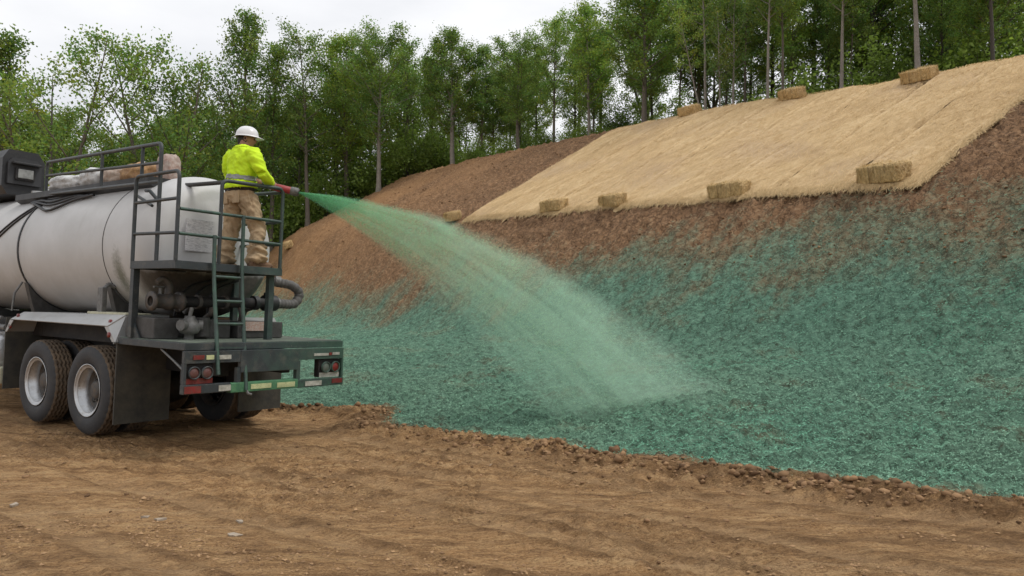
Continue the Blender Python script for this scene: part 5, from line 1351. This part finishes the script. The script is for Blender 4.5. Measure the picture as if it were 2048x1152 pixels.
BU = [bush_proto(201, 2.6, 3.2, 3600, (.21, .30, .07)), bush_proto(202, 3.4, 3.0, 3800, (.18, .265, .075)), bush_proto(203, 1.7, 3.4, 3000, (.23, .325, .08))]

def ground_z(x, y): return float(base_h(np.array([x]), np.array([y]))[0])
def place_tree(kind, px, depth, label, height=None, group='trees at the edge of the wood', bark='bark', name='tree', rot=None, sx=1.0):
    x = (px - 1024) / 1466.0 * depth; y = depth; z = ground_z(x, y)
    wm, cm = PR[kind]
    H = max(v.co.z for v in wm.vertices) if kind not in _H else _H[kind]; _H[kind] = H
    sc = 1.0 if height is None else height / H
    r = empty(name, (x, y, z)); r.scale = (sc * sx, sc * sx, sc); r.rotation_euler = (0, 0, random.random() * 6.28 if rot is None else rot)
    tag(r, label, 'tree', group)
    t = link('trunk', wm, None, r); t.material_slots[0].link = 'OBJECT'; t.material_slots[0].material = M[bark]
    link('crown', cm, None, r); return r
_H = {}
def hgt(px, depth, vtop):
    x = (px - 1024) / 1466.0 * depth; return CAM_H + (595 - vtop) / 1466.0 * depth - ground_z(x, depth)
G1 = 'trees at the edge of the wood'
for kind, px, dep, vt, lab, bk, sx in (
    ('spread', 105, 44, 52, 'spreading open tree at the far left behind the engine housing', 'bark', 1.0),
    ('narrow', -20, 46, 60, 'tree cut by the left edge of the picture', 'bark', 1.1),
    ('broad', 325, 47, 80, 'broad leafy tree behind the tank top railing', 'bark', 1.0),
    ('tall', 487, 48, 20, 'tallest slender tree directly behind the worker hard hat', 'bark', 1.0),
    ('narrow', 540, 50, 84, 'narrow tree just right of the tallest one behind the worker', 'bark', 1.1),
    ('topped', 615, 50, 40, 'open topped tree with straight trunk beside the nozzle', 'bark', 1.15),
    ('dense', 692, 53, 74, 'dark leafy tree left of the twin of the straight pale trunk', 'bark', 1.15),
    ('dense2', 757, 49.5, 56, 'tree with straight pale trunk above the start of the spray', 'bark_pale', 1.2),
    ('narrow', 818, 54, 86, 'narrow dark tree between two fuller crowns above the bare hill', 'bark', 1.25),
    ('dense', 905, 49.5, 62, 'full round tree with thin pale trunks above the bare hill', 'bark_pale', 1.3),
    ('light', 965, 50, 90, 'lower light tree between two full crowns above the bare hill', 'bark', 1.2),
    ('dense2', 1035, 45, 68, 'rounded tree above the middle of the bare hill crest', 'bark', 1.3),
    ('light', 1108, 43, 36, 'slim light green tree left of the taller light green one', 'bark', 1.1),
    ('light', 1180, 41, 12, 'tall light green tree above the left end of the straw blanket', 'bark_pale', 1.35),
    ('dense', 1290, 37, -60, 'big leafy tree above the left end of the straw blanket top', 'bark', 1.35),
    ('leaner', 1408, 31.5, 30, 'leaning thin pale trunk beside the leftmost crest bale', 'bark_pale', 1.0),
    ('pole', 1412, 33, -160, 'upright tree right behind the leftmost crest bale', 'bark_pale', .9),
    ('sapling', 1441, 32, 20, 'thin bare sapling first right of the leftmost crest bale', 'bark_pale', 1.0),
    ('sapling', 1468, 32.5, -20, 'thin bare sapling second right of the leftmost crest bale', 'bark_pale', 1.1),
    ('pole', 1490, 35, -150, 'slim tree between the bare saplings and the twin trunks', 'bark', .9),
    ('pole', 1536, 30, -190, 'left of the twin trunks behind the middle crest bale', 'bark_pale', 1.0),
    ('pole', 1567, 31, -170, 'right of the twin trunks behind the middle crest bale', 'bark', 1.0),
    ('pole', 1684, 28.5, -220, 'single straight grey trunk between middle and right crest bales', 'bark_pale', 1.1),
    ('pole', 1841, 25.5, -300, 'thick straight grey trunk behind the rightmost crest bale', 'bark_pale', 1.5),
    ('pole', 1992, 25.5, -280, 'dark straight trunk near the top right corner', 'bark_dark', 1.2),
    ('dense', 1400, 40, -90, 'dark leafy tree behind the leaning pale trunk', 'bark', 1.0),
    ('dense2', 1630, 36, -160, 'dark leafy tree behind the single straight grey trunk', 'bark_dark', 1.1),
    ('dense', 1750, 34, -200, 'leafy tree left of the thick straight grey trunk', 'bark_dark', 1.1),
    ('dense2', 1920, 33, -230, 'leafy tree right of the thick straight grey trunk', 'bark_dark', 1.1),
    ('dense', 2060, 32, -260, 'leafy tree cut by the right edge of the picture', 'bark_dark', 1.1)):
    place_tree(kind, px, dep, lab, hgt(px, dep, vt), G1, bk, sx=sx)
def region(px):
    for lim, nm in ((95, 'behind the engine housing'), (310, 'behind the tank top railing'), (440, 'just left of the worker'), (580, 'right behind the worker'), (700, 'above the nozzle and spray start'),
                    (880, 'above the left foot of the bare hill'), (1080, 'above the bare hill crest'), (1290, 'above the left end of the straw blanket'), (1500, 'around the leftmost crest bale'), (1700, 'around the middle crest bale'), (1870, 'around the rightmost crest bale')):
        if px < lim: return nm
    return 'at the right end of the crest'
g2 = np.random.default_rng(77)
DEEP = 'taller trees standing deeper in the wood behind the front row'
kinds = ['dense', 'dense2', 'broad', 'pole', 'light', 'topped', 'tall', 'narrow']
sky_px = [(-150, 200), (0, 230), (110, 240), (190, 320), (240, 270), (330, 230), (420, 260), (500, 190), (600, 165), (700, 105), (800, 112), (900, 100), (1000, 105), (1090, 90), (1200, 60), (1300, -20), (1500, -50), (1700, -70), (2048, -90), (2300, -90)]
for row, (off, cnt) in enumerate(((5, 28), (9, 28), (15, 26))):
    for i in range(cnt):
        px = -140 + (2340) * (i + g2.random()) / cnt
        crest = np.interp(px, [-200, 560, 870, 1150, 1385, 1590, 1850, 2300], [46, 50, 49, 37, 31, 27, 23.5, 19])
        dep = crest + off + 3 * g2.random()
        vt = np.interp(px, [a for a, _ in sky_px], [b for _, b in sky_px]) + g2.normal(8, 22) + 10 * row
        k = kinds[g2.integers(0, len(kinds))]
        if px > 1330 and row == 2: continue
        if px > 1250: k = ['dense', 'dense2', 'dense', 'broad', 'pole', 'light'][g2.integers(0, 6)]
        place_tree(k, px, dep, 'tree behind the front row ' + region(px), hgt(px, dep, vt), 'deeper trees ' + region(px), ['bark', 'bark_dark'][int(g2.integers(0, 2))], sx=1.15)
BG = 'bushes of the understorey along the wood edge'
def place_bush(k, px, depth, sc, n=None):
    x = (px - 1024) / 1466.0 * depth; y = depth; z = ground_z(x, y)
    r = empty('bush', (x, y, z - .1)); r.scale = (sc, sc, sc); r.rotation_euler = (0, 0, g2.random() * 6.28)
    tag(r, 'leafy understorey bush ' + region(px), 'bush', 'understorey bushes ' + region(px))
    link('stems', BU[k][0], None, r); link('foliage', BU[k][1], None, r)
for i in range(125):
    px = -120 + 2300 * (i + g2.random()) / 125
    crest = np.interp(px, [-200, 560, 870, 1150, 1385, 1590, 1850, 2300], [42, 50, 49, 37, 31, 27, 23.5, 19.5])
    dep = crest + 2.0 + 9 * g2.random() ** 1.2
    if 1380 < px < 1580 and g2.random() < .5: dep += 4
    place_bush(int(g2.integers(0, 3)), px, dep + (2.5 if px > 1100 else 0), (.75 + .6 * g2.random()) * (1.35 if px < 900 else .62 if px < 1580 else .95))

# ------------------------------------------------------------------ scraps on the dirt
m_scrap = paint('pale_scrap', (.40, .34, .27), .85, 0, .25, 20, (.24, .165, .10), .5, .4, 40)
def scrap(x, y, s, label, seed):
    g = np.random.default_rng(seed); n = 7
    a = np.sort(g.random(n) * 6.28); r = s * (.5 + .6 * g.random(n)); P = np.stack([np.cos(a) * r * 1.5, np.sin(a) * r, .002 + .008 * g.random(n)], -1)
    v = [tuple(p) for p in P] + [(p[0] * .9, p[1] * .9, -.01) for p in P] + [(0, 0, .010)]
    mb = MB(); mb.add(v, [(i, (i + 1) % n, 2 * n) for i in range(n)] + [(i, n + i, n + (i + 1) % n, (i + 1) % n) for i in range(n)])
    o = mb.build('scrap', m_scrap); o.location = (x, y, float(full_h(np.array([x]), np.array([y]))[0]) + .006); o.rotation_euler = (g.normal(0, .08), g.normal(0, .08), g.random() * 3)
    tag(o, label, 'scrap', 'pale scraps pressed into the dirt')
for px, v_, s, lab in ((472, 1070, .035, 'pale flat scrap nearest the camera in the dirt'), (480, 1043, .03, 'small pale scrap just beyond the nearest one'), (292, 1038, .035, 'pale scrap at the left of a group in the dirt'), (325, 1042, .04, 'pale scrap beside the leftmost one in the dirt'), (984, 927, .035, 'small white scrap near the middle of the dirt pad'), (30, 1008, .035, 'pale scrap at the left edge of the dirt pad')):
    d = CAM_H * 1466 / (v_ - 595.0); scrap((px - 1024) / 1466 * d, d, s, lab, px)
